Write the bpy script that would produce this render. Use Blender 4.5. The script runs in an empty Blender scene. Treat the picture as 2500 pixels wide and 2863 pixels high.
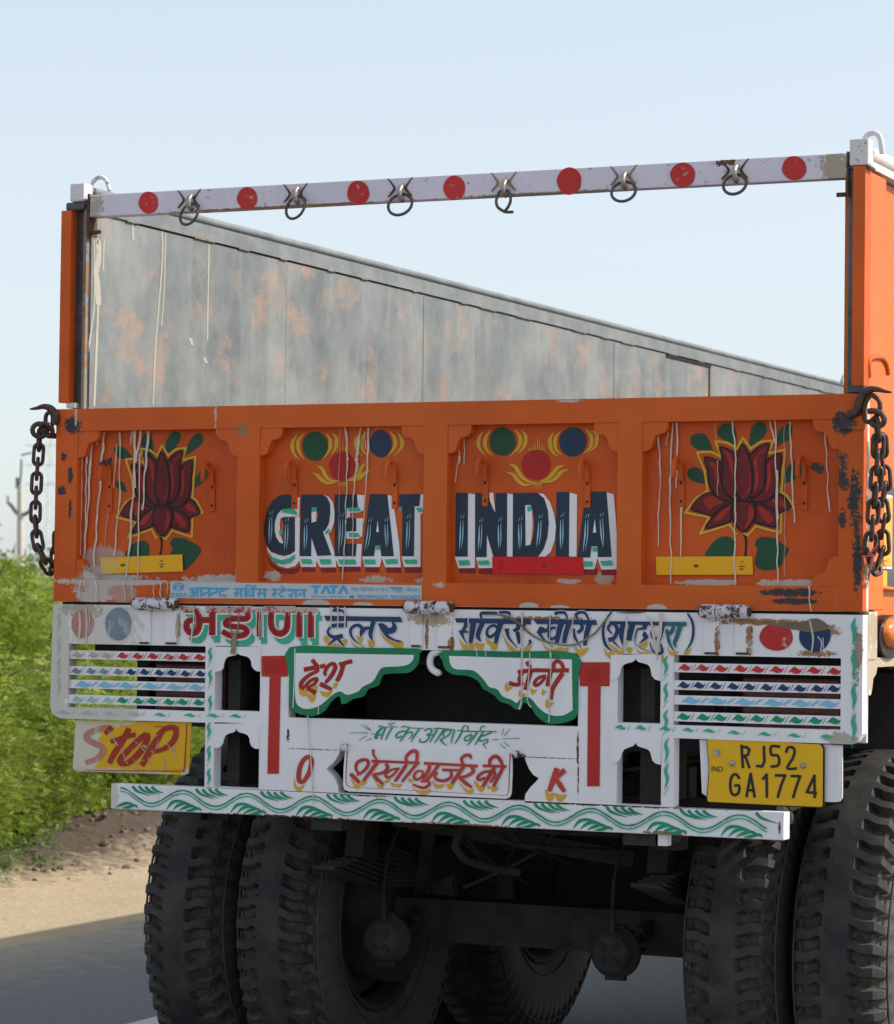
import bpy, math, random
from math import radians, sin, cos, pi, hypot, atan2
from mathutils import Vector, Matrix
from mathutils.geometry import tessellate_polygon
random.seed(7)
C = bpy.context.scene
COL = C.collection

# ------------------------------------------------------------------ camera, sky, sun, exposure
CAM = Vector((3.31508, -7.18371, 1.55))
RT = Vector((0.910083, 0.414244, 0.012279))
UP = Vector((0.001955, -0.033920, 0.999423))
FW = Vector((-0.414421, 0.909534, 0.031680))
FPX = 8020.62                                   # focal length in pixels of the 2500 px wide photograph
cd = bpy.data.cameras.new('camera')
cam = bpy.data.objects.new('camera', cd)
COL.objects.link(cam)
M = Matrix.Identity(4)
for i in range(3):
    M[i][0] = RT[i]; M[i][1] = UP[i]; M[i][2] = -FW[i]; M[i][3] = CAM[i]
cam.matrix_world = M
cd.sensor_fit = 'HORIZONTAL'; cd.sensor_width = 36
cd.lens = FPX / 2500 * 36
cd.clip_start = 0.1; cd.clip_end = 3000
cd.dof.use_dof = True; cd.dof.focus_distance = 7.9; cd.dof.aperture_fstop = 11
C.camera = cam

w = bpy.data.worlds.new('World'); C.world = w; w.use_nodes = True
SUN = Vector((0.66, 0.27, 0.66)).normalized()
nt = w.node_tree
sky = nt.nodes.new('ShaderNodeTexSky'); sky.sky_type = 'NISHITA'; sky.sun_disc = False
sky.sun_elevation = math.asin(SUN.z); sky.sun_rotation = atan2(SUN.x, SUN.y)
sky.air_density = 1.0; sky.dust_density = 1.2; sky.ozone_density = 1.0; sky.altitude = 200
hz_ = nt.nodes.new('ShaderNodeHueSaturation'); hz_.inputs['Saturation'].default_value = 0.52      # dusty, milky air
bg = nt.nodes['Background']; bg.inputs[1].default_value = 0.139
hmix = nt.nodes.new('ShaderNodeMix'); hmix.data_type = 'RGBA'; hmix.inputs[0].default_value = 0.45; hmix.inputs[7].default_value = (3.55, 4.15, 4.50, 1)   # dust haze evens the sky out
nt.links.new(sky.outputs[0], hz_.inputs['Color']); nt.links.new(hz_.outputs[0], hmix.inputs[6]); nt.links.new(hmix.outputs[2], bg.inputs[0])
sd = bpy.data.lights.new('sun', 'SUN'); sd.energy = 3.6; sd.angle = radians(0.53); sd.color = (1.0, 0.93, 0.82)
so = bpy.data.objects.new('sun', sd); COL.objects.link(so)
so.rotation_euler = SUN.to_track_quat('Z', 'Y').to_euler()
C.view_settings.view_transform = 'Standard'; C.view_settings.look = 'None'
C.view_settings.exposure = 0.47; C.view_settings.gamma = 1
C.cycles.max_bounces = 8

# ------------------------------------------------------------------ helpers
FR = {'A': (0, 1050, .390625), 'B': (600, 1100, .36272), 'C': (1200, 1100, .36272), 'D': (1750, 1050, .41853),
      'E': (100, 1650, .36272), 'G': (450, 1600, .44643), 'H': (1150, 1600, .47433), 'I': (1800, 1650, .390625),
      'J': (300, 2150, .55804), 'K': (1100, 2150, .50223), 'L': (1800, 2000, .42067), 'M': (1700, 300, .44643),
      'N': (0, 400, .50223), 'O': (800, 400, .50223), 'T1': (500, 1690, .22321), 'T2': (880, 1690, .22321),
      'T3': (1260, 1690, .22321), 'T4': (1600, 1690, .22321), 'T5': (800, 1800, .22321), 'T6': (1230, 1800, .22321),
      'T7': (960, 2000, .27902), 'S': (460, 1620, .43527), 'V': (200, 1610, .17857),
      'A2': (0, 1150, .26804), 'R1': (2350, 950, .1462), 'R2': (2350, 1250, .1462), 'R3': (2350, 1550, .1462),
      'R4': (2350, 1800, .17065), 'W': (0, 0, 1.39509)}

def ray(f, x, y):
    a = FR[f]; u = a[0] + x * a[2]; v = a[1] + y * a[2]
    return FW * FPX + RT * (u - 1250) + UP * (1431.5 - v)
def at(f, x, y, Y=0.0):          # a measured spot of the photograph on the plane Y of the truck
    r = ray(f, x, y); return CAM + r * ((Y - CAM.y) / r.y)
def atX(f, x, y, X):
    r = ray(f, x, y); return CAM + r * ((X - CAM.x) / r.x)

def tag(o, label=None, cat=None, group=None, kind=None):
    if label: o['label'] = label
    if cat: o['category'] = cat
    if group: o['group'] = group
    if kind: o['kind'] = kind
    return o
def empty(name, loc=(0, 0, 0), rz=0):
    o = bpy.data.objects.new(name, None); COL.objects.link(o); o.location = loc; o.rotation_euler.z = rz
    o.empty_display_size = 0.2
    return o

class MB:
    def __init__(s): s.v = []; s.f = []; s.m = []; s.mats = []; s.sm = []
    def mi(s, mat):
        if mat not in s.mats: s.mats.append(mat)
        return s.mats.index(mat)
    def add(s, vs, fs, mat, smooth=False):
        b = len(s.v); k = s.mi(mat)
        s.v += [tuple(p) for p in vs]
        for f in fs: s.f.append([b + i for i in f]); s.m.append(k); s.sm.append(smooth)
    def box(s, x0, x1, y0, y1, z0, z1, mat):
        v = [(x, y, z) for x in (x0, x1) for y in (y0, y1) for z in (z0, z1)]
        s.add(v, [(0, 1, 3, 2), (4, 6, 7, 5), (0, 4, 5, 1), (2, 3, 7, 6), (0, 2, 6, 4), (1, 5, 7, 3)], mat)
    def obox(s, p, q, w, h, mat, up=Vector((0, 0, 1))):   # bar between two points
        p = Vector(p); q = Vector(q); d = (q - p).normalized(); a = d.cross(up)
        if a.length < 1e-4: a = d.cross(Vector((1, 0, 0)))
        a.normalize(); b = a.cross(d)
        v = [c + a * sa * w / 2 + b * sb * h / 2 for c in (p, q) for sa in (-1, 1) for sb in (-1, 1)]
        s.add(v, [(0, 1, 3, 2), (4, 6, 7, 5), (0, 4, 5, 1), (2, 3, 7, 6), (0, 2, 6, 4), (1, 5, 7, 3)], mat)
    def plate(s, outline, y0, y1, mat, holes=(), side=None):    # polygon in XZ with holes, from y0 (front) to y1
        loops = [list(outline)] + [list(h) for h in holes]
        flat = [p for l in loops for p in l]
        tris = tessellate_polygon([[Vector((p[0], p[1], 0)) for p in l] for l in loops])
        n = len(flat)
        s.add([(p[0], y0, p[1]) for p in flat] + [(p[0], y1, p[1]) for p in flat],
              [tuple(t) for t in tris] + [tuple(i + n for i in reversed(t)) for t in tris], mat)
        for l in loops:
            k = len(l)
            s.add([(p[0], y0, p[1]) for p in l] + [(p[0], y1, p[1]) for p in l],
                  [(i, (i + 1) % k, (i + 1) % k + k, i + k) for i in range(k)], side or mat)
    def tube(s, pts, r, mat, n=8, closed=False, caps=True):
        pts = [Vector(p) for p in pts]; k = len(pts)
        rs = r if isinstance(r, (list, tuple)) else [r] * k
        t0 = None; rings = []
        for i in range(k):
            if closed: t = (pts[(i + 1) % k] - pts[i - 1]).normalized()
            else: t = (pts[min(i + 1, k - 1)] - pts[max(i - 1, 0)]).normalized()
            if t0 is None:
                a = t.cross(Vector((0, 0, 1)));
                if a.length < 1e-3: a = t.cross(Vector((1, 0, 0)))
                a.normalize()
            else:
                a = (a - t * a.dot(t)).normalized()
            t0 = t; b = t.cross(a)
            rings.append([pts[i] + (a * cos(2 * pi * j / n) + b * sin(2 * pi * j / n)) * rs[i] for j in range(n)])
        v = [p for rg in rings for p in rg]; f = []
        for i in range(k if closed else k - 1):
            i2 = (i + 1) % k
            for j in range(n): f.append((i * n + j, i * n + (j + 1) % n, i2 * n + (j + 1) % n, i2 * n + j))
        s.add(v, f, mat, True)
        if not closed and caps:
            s.add(rings[0], [tuple(reversed(range(n)))], mat); s.add(rings[-1], [tuple(range(n))], mat)
    def lathe_x(s, prof, c, mat, n=48, smooth=True):     # profile of (x, r) turned about an X axis through c
        v = []; f = []; k = len(prof)
        for i in range(n):
            a = 2 * pi * i / n
            for (x, r) in prof: v.append((c[0] + x, c[1] + r * cos(a), c[2] + r * sin(a)))
        for i in range(n):
            for j in range(k - 1):
                i2 = (i + 1) % n; f.append((i * k + j, i2 * k + j, i2 * k + j + 1, i * k + j + 1))
        s.add(v, f, mat, smooth)
    def lathe_y(s, prof, c, mat, n=32, smooth=True):
        v = []; f = []; k = len(prof)
        for i in range(n):
            a = 2 * pi * i / n
            for (y, r) in prof: v.append((c[0] + r * cos(a), c[1] + y, c[2] + r * sin(a)))
        for i in range(n):
            for j in range(k - 1):
                i2 = (i + 1) % n; f.append((i * k + j, i2 * k + j, i2 * k + j + 1, i * k + j + 1))
        s.add(v, f, mat, smooth)
    def build(s, name, parent=None, bevel=0):
        me = bpy.data.meshes.new(name); me.from_pydata(s.v, [], s.f)
        for m in s.mats: me.materials.append(m)
        me.polygons.foreach_set('material_index', s.m); me.polygons.foreach_set('use_smooth', s.sm)
        me.update()
        o = bpy.data.objects.new(name, me); COL.objects.link(o)
        if parent: o.parent = parent
        if bevel:
            b = o.modifiers.new('b', 'BEVEL'); b.width = bevel; b.segments = 2; b.limit_method = 'ANGLE'; b.angle_limit = radians(40)
            b.harden_normals = False
        return o

def catmull(pts, n=6, closed=False):
    P = [tuple(p) for p in pts]; k = len(P); out = []
    if k < 3: return P
    rng = range(k) if closed else range(k - 1)
    for i in rng:
        p0 = P[i - 1] if (closed or i > 0) else P[0]
        p1 = P[i]; p2 = P[(i + 1) % k]
        p3 = P[(i + 2) % k] if (closed or i + 2 < k) else P[-1]
        for j in range(n):
            t = j / n
            out.append(tuple(.5 * (2 * b + (c - a) * t + (2 * a - 5 * b + 4 * c - e) * t * t + (3 * b - a - 3 * c + e) * t ** 3)
                             for a, b, c, e in zip(p0, p1, p2, p3)))
    if not closed: out.append(P[-1])
    return out

class Paint(MB):
    """flat brush work on the plane Y; every brush stroke lies a hair above the one below"""
    def __init__(s, Y): MB.__init__(s); s.Y = Y; s.k = 0
    def off(s, layer):
        s.k += 1; return s.Y - 0.0010 - layer * 0.0007 - (s.k % 40) * 0.000012
    def put(s, f, pts, y):       # zoom coordinates to the plane; depth of the film set afterwards
        if f is None: return [Vector((p[0], y, p[1])) for p in pts]
        o = []
        for p in pts:
            q = at(f, p[0], p[1], s.Y); o.append(Vector((q.x, y, q.z)))
        return o
    def poly(s, f, pts, mat, layer=0, smooth=False, d=(0, 0), n=5):
        if smooth: pts = catmull(pts, n, True)
        pts = [(p[0] + d[0], p[1] + d[1]) for p in pts]
        v = s.put(f, pts, s.off(layer))
        tr = tessellate_polygon([[Vector((p.x, p.z, 0)) for p in v]])
        ff = []
        for t in tr:
            a, b, c = (v[i] for i in t)
            nrm = (b - a).cross(c - a).y
            ff.append(tuple(t) if nrm < 0 else (t[0], t[2], t[1]))
        s.add(v, ff, mat)
    def ell(s, f, cx, cy, rx, ry, mat, layer=0, wob=.012, n=44):
        ph = random.random() * 6
        s.poly(f, [(cx + rx * cos(a) * (1 + wob * sin(3 * a + ph) + wob * .6 * sin(7 * a + ph)), cy + ry * sin(a) * (1 + wob * sin(2 * a + ph)))
                   for a in [2 * pi * i / n for i in range(n)]], mat, layer)
    def stroke(s, f, pts, wd, mat, layer=0, smooth=True, d=(0, 0), grow=0, closed=False, cap=False):
        k = len(pts)
        ws = list(wd) if isinstance(wd, (list, tuple)) else [wd] * k
        if f in ('T5', 'T6', 'T7') and mat is not M_yellow: ws = [x * .90 for x in ws]
        while len(ws) < k: ws.append(ws[-1])
        if len(ws) > k:
            ws = [ws[min(len(ws) - 1, round(i * (len(ws) - 1) / (k - 1)))] for i in range(k)]
        P = [(p[0], p[1], ww) for p, ww in zip(pts, ws)]
        if smooth and k > 2: P = catmull(P, 6, closed)
        k = len(P); y = s.off(layer); L = []; R = []; ds = []
        for i in range(k):
            a = P[max(i - 1, 0)] if not closed else P[i - 1]; b = P[min(i + 1, k - 1)] if not closed else P[(i + 1) % k]
            tx, ty = b[0] - a[0], b[1] - a[1]; l = hypot(tx, ty) or 1; tx /= l; ty /= l
            h = max(P[i][2] + grow, .6 if f else .0006) / 2
            x, yy = P[i][0] + d[0], P[i][1] + d[1]
            if not closed and cap:
                if i == 0: x -= tx * h * .7; yy -= ty * h * .7
                if i == k - 1: x += tx * h * .7; yy += ty * h * .7
            L.append((x - ty * h, yy + tx * h)); R.append((x + ty * h, yy - tx * h))
        VL = s.put(f, L, y); VR = s.put(f, R, y)
        for i in range(k): VL[i].y -= i * 4e-6; VR[i].y -= i * 4e-6
        v = VL + VR; ff = []
        for i in range(k if closed else k - 1):
            j = (i + 1) % k
            q = (i, j, j + k, i + k)
            nrm = (v[q[1]] - v[q[0]]).cross(v[q[2]] - v[q[0]]).y
            ff.append(q if nrm < 0 else tuple(reversed(q)))
        s.add(v, ff, mat)

# ------------------------------------------------------------------ materials
def newmat(name):
    m = bpy.data.materials.new(name); m.use_nodes = True
    return m, m.node_tree, m.node_tree.nodes['Principled BSDF']
def N(nt, kind, **kw):
    n = nt.nodes.new(kind)
    for k, v in kw.items():
        if k in n.inputs: n.inputs[k].default_value = v
        else: setattr(n, k, v)
    return n
def mapped(nt, scale=(1, 1, 1), loc=(0, 0, 0)):
    tc = nt.nodes.new('ShaderNodeTexCoord'); mp = nt.nodes.new('ShaderNodeMapping')
    mp.inputs['Scale'].default_value = scale; mp.inputs['Location'].default_value = loc
    nt.links.new(tc.outputs['Object'], mp.inputs[0]); return mp.outputs[0]
def noise(nt, vec, scale, detail=5, rough=.6):
    n = N(nt, 'ShaderNodeTexNoise'); n.inputs['Scale'].default_value = scale; n.inputs['Detail'].default_value = detail
    n.inputs['Roughness'].default_value = rough; nt.links.new(vec, n.inputs['Vector']); return n.outputs['Fac']
def ramp(nt, fac, a, b, ca=(0, 0, 0, 1), cb=(1, 1, 1, 1)):
    r = N(nt, 'ShaderNodeValToRGB'); e = r.color_ramp.elements
    e[0].position = a; e[0].color = ca; e[1].position = b; e[1].color = cb
    nt.links.new(fac, r.inputs[0]); return r.outputs[0]
def mix(nt, fac, a, b):
    m = N(nt, 'ShaderNodeMix', data_type='RGBA')
    for sock, val in ((0, fac), (6, a), (7, b)):
        if hasattr(val, 'is_linked'): nt.links.new(val, m.inputs[sock])
        elif sock == 0: m.inputs[0].default_value = val
        else: m.inputs[sock].default_value = (*val, 1)
    return m.outputs[2]
def math_(nt, op, a, b=None, c=None):
    m = N(nt, 'ShaderNodeMath', operation=op)
    for i, v in enumerate((a, b, c)):
        if v is None: continue
        if hasattr(v, 'is_linked'): nt.links.new(v, m.inputs[i])
        else: m.inputs[i].default_value = v
    return m.outputs[0]
def bump(nt, p, h, strength=.3, dist=.01):
    b = N(nt, 'ShaderNodeBump'); b.inputs['Strength'].default_value = strength; b.inputs['Distance'].default_value = dist
    nt.links.new(h, b.inputs['Height']); nt.links.new(b.outputs[0], p.inputs['Normal'])
def spots(nt, col, lst):        # stains with a place and a ragged outline of their own: (x, z, rx, rz, colour, raggedness, grain)
    tc = nt.nodes.new('ShaderNodeTexCoord'); sep = nt.nodes.new('ShaderNodeSeparateXYZ')
    nt.links.new(tc.outputs['Object'], sep.inputs[0])
    for (x, z, rx, rz, c, k, sc) in lst:
        nz = math_(nt, 'ADD', math_(nt, 'MULTIPLY', ramp(nt, noise(nt, tc.outputs['Object'], sc, 7, .72), .34, .66), .62), math_(nt, 'MULTIPLY', ramp(nt, noise(nt, tc.outputs['Object'], sc * 4.3, 4, .6), .36, .64), .38))
        dx = math_(nt, 'DIVIDE', math_(nt, 'SUBTRACT', sep.outputs[0], x), rx)
        dz = math_(nt, 'DIVIDE', math_(nt, 'SUBTRACT', sep.outputs[2], z), rz)
        r = math_(nt, 'ADD', math_(nt, 'MULTIPLY', dx, dx), math_(nt, 'MULTIPLY', dz, dz))
        v = math_(nt, 'ADD', math_(nt, 'SUBTRACT', 1.0, r), math_(nt, 'MULTIPLY', math_(nt, 'SUBTRACT', nz, .60), k))
        col = mix(nt, ramp(nt, v, .0, .22), col, c)
    return col

def paint(name, c, rough=.42, var=.12, wear=0.0, wearc=(.55, .53, .52), stain=(), grime=.25, grimec=(.30, .25, .19), bmp=.15, streak=0.0, fleck=0):
    m, nt, p = newmat(name)
    v = mapped(nt)
    n1 = noise(nt, v, 3.1, 6); n2 = noise(nt, v, 60, 4)
    dk = tuple(x * (1 - var) for x in c); lt = tuple(min(1, x * (1 + var) + .01 * var) for x in c)
    col = mix(nt, ramp(nt, n1, .35, .65), dk, lt)
    if grime:
        vs = mapped(nt, (1, 1, .16)); gs = noise(nt, vs, 24, 6, .7)
        col = mix(nt, math_(nt, 'MULTIPLY', ramp(nt, gs, .56, .82), grime), col, grimec)
        sp = noise(nt, v, 130, 3, .6)
        col = mix(nt, math_(nt, 'MULTIPLY', ramp(nt, sp, .70, .76), min(1, grime * 2.0)), col, (.10, .075, .06))
    if fleck:
        big = noise(nt, mapped(nt, (1, 1, .5), (5, 3, 1)), 1.3, 5, .6)
        col = mix(nt, math_(nt, 'MULTIPLY', ramp(nt, big, .42, .66), .45), col, (.64, .150, .030))
        fl = noise(nt, v, 85, 5, .7); col = mix(nt, ramp(nt, fl, .685, .72), col, (.60, .36, .25))
        sc_ = noise(nt, mapped(nt, (1, 1, .05), (2, 1, 7)), 70, 4, .6); col = mix(nt, math_(nt, 'MULTIPLY', ramp(nt, sc_, .66, .74), .5), col, (.40, .20, .12))
    if wear:
        vs = mapped(nt, (1, 1, .35) if streak else (1, 1, 1)); wn = noise(nt, vs, 38, 7, .72)
        col = mix(nt, ramp(nt, wn, .62 - wear * .3, .66 - wear * .3), col, wearc)
    if stain: col = spots(nt, col, stain)
    nt.links.new(col, p.inputs['Base Color'])
    p.inputs['Roughness'].default_value = rough; p.inputs['Specular IOR Level'].default_value = .26
    rr = N(nt, 'ShaderNodeMapRange'); rr.inputs[3].default_value = rough - .1; rr.inputs[4].default_value = rough + .22
    nt.links.new(n2, rr.inputs[0]); nt.links.new(rr.outputs[0], p.inputs['Roughness'])
    h = math_(nt, 'ADD', math_(nt, 'MULTIPLY', n2, .25), math_(nt, 'MULTIPLY', noise(nt, v, 2.2, 2), 3.0))
    bump(nt, p, h, bmp, .01)
    return m

GREYSCUFF = (.045, .04, .045); PEEL = (.50, .44, .40); PINK = (.47, .27, .22); RUST = (.13, .055, .025); RUSTL = (.30, .16, .08)
ORANGE = (.60, .096, .010)
M_orange = paint('orange_paint', ORANGE, .44, .14, grime=.34, grimec=(.30, .12, .055), fleck=1, bmp=.28, stain=[
    (1.200, 1.83, .022, .09, GREYSCUFF, 2.2, 26), (1.168, 1.88, .018, .035, GREYSCUFF, 2.4, 30), (1.208, 1.68, .014, .10, GREYSCUFF, 2.0, 26),
    (1.165, 1.935, .020, .020, GREYSCUFF, 2.5, 40), (1.166, 1.78, .014, .028, GREYSCUFF, 2.3, 36), (1.17, 2.03, .035, .035, GREYSCUFF, 2.2, 44),
    (1.03, 1.588, .09, .012, GREYSCUFF, 1.6, 34), (1.04, 1.565, .07, .010, GREYSCUFF, 1.6, 34),
    (-1.165, 2.055, .035, .03, GREYSCUFF, 1.8, 30), (-1.195, 1.965, .012, .016, GREYSCUFF, 2.2, 40), (-1.172, 1.91, .010, .030, GREYSCUFF, 2.2, 34),
    (-1.20, 1.865, .018, .018, GREYSCUFF, 2.2, 34), (-1.172, 1.81, .007, .035, GREYSCUFF, 2.6, 40),
    (-1.08, 1.575, .085, .040, PEEL, 1.1, 16), (-.99, 1.57, .05, .035, PINK, 1.5, 18), (-1.13, 1.585, .03, .02, PINK, 2.0, 24),
    (-1.02, 1.60, .22, .012, PEEL, 1.4, 26), (-.72, 1.60, .12, .010, PEEL, 1.6, 26),
    (-.36, 1.543, .045, .014, PEEL, 1.0, 18), (-.21, 1.541, .04, .010, PEEL, 1.0, 18), (.29, 1.543, .03, .012, PEEL, .5, 18), (.38, 1.541, .03, .008, PEEL, .5, 18),
    (.66, 1.543, .03, .012, PEEL, .5, 18), (.02, 1.60, .02, .008, PEEL, 2.2, 50), (.40, 2.100, .04, .005, PEEL, 2.0, 70),
    (-.60, 2.035, .020, .022, (.27, .17, .11), 2.4, 30), (-.69, 2.07, .004, .04, PEEL, 2.6, 40), (-1.157, 2.08, .005, .04, PEEL, 2.2, 34)])
M_orangepanel = paint('orange_panel_paint', (.56, .074, .006), .42, .18, grime=.34, grimec=(.27, .09, .035), fleck=1, bmp=.30, stain=[
    (-1.07, 1.665, .075, .05, PINK, 1.2, 14), (-1.06, 1.63, .08, .03, PEEL, 1.6, 16), (-1.06, 1.612, .16, .012, PEEL, 1.6, 24), (-.70, 1.612, .12, .012, PEEL, 2.0, 24),
    (-.62, 1.62, .02, .03, PEEL, 2.0, 24), (-.52, 1.62, .03, .022, PEEL, 1.8, 24), (-.19, 1.613, .05, .014, PEEL, 1.8, 26), (-.04, 1.61, .03, .012, PEEL, 2.0, 26),
    (.50, 1.625, .03, .03, (.45, .33, .28), 1.6, 20), (.40, 1.612, .04, .01, PEEL, 1.9, 24), (.8, 1.612, .1, .009, PEEL, 1.9, 24), (1.04, 1.613, .12, .011, PEEL, 1.9, 24),
    (1.09, 1.915, .022, .018, GREYSCUFF, 2.2, 50), (-1.06, 1.95, .012, .018, GREYSCUFF, 2.0, 50)])
M_sideorange = paint('side_orange_paint', (.62, .15, .022), .40, .10, grime=.18)
WHITE = (.80, .775, .815)
DUST = (.60, .575, .52)
M_white = paint('white_frame_paint', WHITE, .38, .05, grime=.30, grimec=(.42, .36, .28), stain=[
    (-1.22, 1.38, .07, .24, DUST, 1.0, 12), (-1.05, 1.47, .14, .10, (.63, .61, .57), 1.4, 12), (-1.08, 1.215, .18, .035, (.60, .58, .54), 1.3, 14),
    (-1.12, 1.52, .08, .03, (.40, .37, .28), 2.0, 24), (-.86, 1.53, .12, .014, RUSTL, 2.4, 34), (-.80, 1.47, .008, .05, (.42, .36, .27), 2.0, 50),
    (0.0, 1.505, .08, .02, (.46, .38, .28), 2.0, 40), (-.015, 1.46, .006, .06, RUSTL, 2.2, 50), (.06, 1.44, .01, .03, RUSTL, 2.4, 34),
    (.955, 1.510, .16, .010, RUSTL, 2.0, 60), (1.06, 1.50, .06, .010, (.22, .12, .06), 1.6, 50), (1.12, 1.49, .05, .02, RUSTL, 2.6, 80), (.92, 1.47, .010, .05, RUSTL, 2.4, 60),
    (1.10, 1.43, .07, .010, RUSTL, 2.6, 80), (.83, 1.46, .007, .05, RUSTL, 2.4, 60), (1.21, 1.43, .015, .08, (.33, .26, .20), 2.0, 24),
    (1.17, 1.21, .05, .02, (.45, .42, .38), 1.6, 16), (.437, 1.16, .004, .05, RUST, 2.2, 70), (.439, 1.09, .003, .06, RUST, 2.2, 70), (-.441, 1.17, .006, .02, RUST, 2.2, 60),
    (-.36, 1.135, .10, .002, RUSTL, 2.2, 90), (.35, 1.135, .10, .002, RUSTL, 2.2, 90), (.34, 1.51, .15, .008, RUSTL, 2.6, 50)])
M_whitebar = paint('white_bar_paint', WHITE, .38, .05, grime=.32, grimec=(.40, .34, .27), stain=[
    (-1.01, .98, .02, .05, DUST, 1.6, 20), (.70, .946, .07, .007, RUSTL, 1.6, 26), (.10, .944, .2, .005, RUSTL, 2.4, 40), (-.45, .944, .25, .004, RUST, 2.6, 50),
    (.5, 1.014, .3, .004, RUST, 2.6, 50), (1.005, .975, .004, .02, RUST, 1.6, 120), (-.2, 1.013, .1, .004, RUST, 2.6, 60)])
TOPR = [(x, 2.69, .035, .035, (.16, .12, .10), 2.9, 40) for x in (-.93, -.66, -.36, -.11, .25, .6, .95)]
M_topbar = paint('lavender_bar_paint', (.68, .63, .74), .40, .05, grime=.42, grimec=(.36, .27, .19), wear=.02, wearc=(.20, .13, .09), stain=[
    (1.14, 2.70, .05, .06, (.40, .34, .27), 1.9, 26), (.84, 2.725, .04, .01, RUST, 2.4, 40), (-1.1, 2.69, .03, .04, (.42, .36, .30), 2.2, 30),
    (.3, 2.669, .3, .004, (.30, .24, .2), 2.4, 40), (-.5, 2.669, .4, .004, RUSTL, 2.4, 40)])
M_side = paint('side_white_paint', (.66, .63, .60), .45, .08, grime=.6, grimec=(.36, .25, .16), wear=.0, stain=[
    (1.22, 1.40, .1, .10, (.48, .38, .28), 2.0, 24), (1.22, 1.50, .1, .05, (.42, .33, .24), 2.4, 40)])
M_chipwhite = paint('chipped_white_paint', (.64, .62, .68), .42, .05, grime=.3, wear=.40, wearc=(.085, .045, .03))
M_capwhite = paint('post_cap_white', (.66, .64, .66), .42, .05, grime=.5, wear=.12, wearc=(.22, .18, .15))
M_sticker = paint('printed_sticker_white', (.50, .54, .57), .35, .05, grime=.2, wear=.0)
M_blueink = paint('light_blue_print', (.07, .36, .62), .35, .08, grime=.1, wear=.06, wearc=(.5, .55, .58))
M_navy = paint('navy_enamel', (.018, .035, .062), .30, .15, grime=.08)
M_pwhite = paint('white_enamel', (.79, .765, .80), .34, .04, grime=.14)
M_teal = paint('sea_green_enamel', (.045, .42, .27), .36, .12, grime=.10)
M_maroon = paint('dark_red_enamel', (.25, .012, .014), .36, .15, grime=.05)
M_lotus = paint('lotus_maroon_enamel', (.14, .010, .014), .34, .25, grime=.05)
M_lotusred = paint('lotus_red_enamel', (.36, .024, .014), .36, .25, grime=.05)
M_black = paint('black_enamel', (.012, .010, .012), .34, .1, grime=.05)
M_green = paint('bottle_green_enamel', (.016, .070, .036), .34, .15, grime=.08)
M_blue = paint('blue_enamel', (.018, .045, .13), .34, .15, grime=.08)
M_dotblue = paint('navy_dot_enamel', (.02, .04, .09), .34, .15, grime=.08)
M_red = paint('red_enamel', (.40, .018, .014), .36, .14, grime=.1)
M_pillarred = paint('bright_red_enamel', (.46, .028, .022), .40, .14, grime=.2, wear=.0)
M_yellow = paint('golden_yellow_enamel', (.66, .37, .035), .38, .10, grime=.08)
M_signyellow = paint('sign_yellow_enamel', (.78, .44, .012), .34, .05, grime=.14)
M_hlight = paint('sky_blue_enamel', (.36, .56, .72), .34, .10, grime=.05)
M_skyblue = paint('pale_blue_enamel', (.22, .50, .72), .36, .10, grime=.12)
M_mapgreen = paint('leaf_green_enamel', (.010, .20, .088), .38, .20, grime=.16)
M_patgreen = paint('pattern_green_enamel', (.008, .26, .14), .38, .20, grime=.10)
M_fadedred = paint('worn_red_enamel', (.46, .20, .17), .5, .12, grime=.6, grimec=(.52, .44, .40), wear=.24, wearc=(.52, .38, .35), streak=1)
M_fadedpink = paint('faded_pink_enamel', (.52, .36, .35), .5, .10, grime=.5, grimec=(.52, .49, .43), wear=.30, wearc=(.54, .52, .49))
M_fadedblue = paint('worn_blue_enamel', (.20, .245, .31), .5, .20, grime=.6, grimec=(.40, .43, .44), wear=.26, wearc=(.34, .38, .42), streak=1)
M_fadedgreen = paint('faded_green_enamel', (.33, .52, .44), .5, .10, grime=.4, grimec=(.52, .49, .43), wear=.25, wearc=(.55, .54, .52))
M_dotred = paint('traffic_red_enamel', (.52, .030, .030), .40, .12, grime=.30, grimec=(.50, .32, .28), wear=.10, wearc=(.50, .34, .32))
M_dashred = paint('half_peeled_red_enamel', (.42, .02, .018), .42, .14, grime=.4, grimec=(.5, .42, .38), wear=.0, stain=[(-.85 + .1 * i, 1.527, .08, .018, (.52, .40, .37), 3.2, 46) for i in range(6)])
M_drip = paint('cream_paint_drip', (.60, .545, .47), .5, .12, grime=.35, grimec=(.50, .36, .28), wear=.06, wearc=(.52, .30, .20))
M_drippale = paint('thin_paint_drip', (.50, .36, .29), .5, .1, grime=.05)
M_tapeyellow = paint('yellow_reflective_tape', (.80, .40, .010), .25, .03, grime=.06)
M_tapered = paint('red_reflective_tape', (.62, .008, .012), .22, .03, grime=.06)
M_ink = paint('grey_ink', (.10, .04, .02), .5, .1, grime=0)
M_plateink = paint('plate_black_ink', (.022, .024, .032), .4, .1, grime=.05)
M_rope = paint('dry_mud_smear', (.25, .19, .13), .9, .3, grime=.3, bmp=.6)
M_thread = paint('pink_thread', (.55, .12, .15), .8, .1, grime=0)
M_straw = paint('dry_straw', (.35, .30, .12), .8, .2, grime=0)

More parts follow.
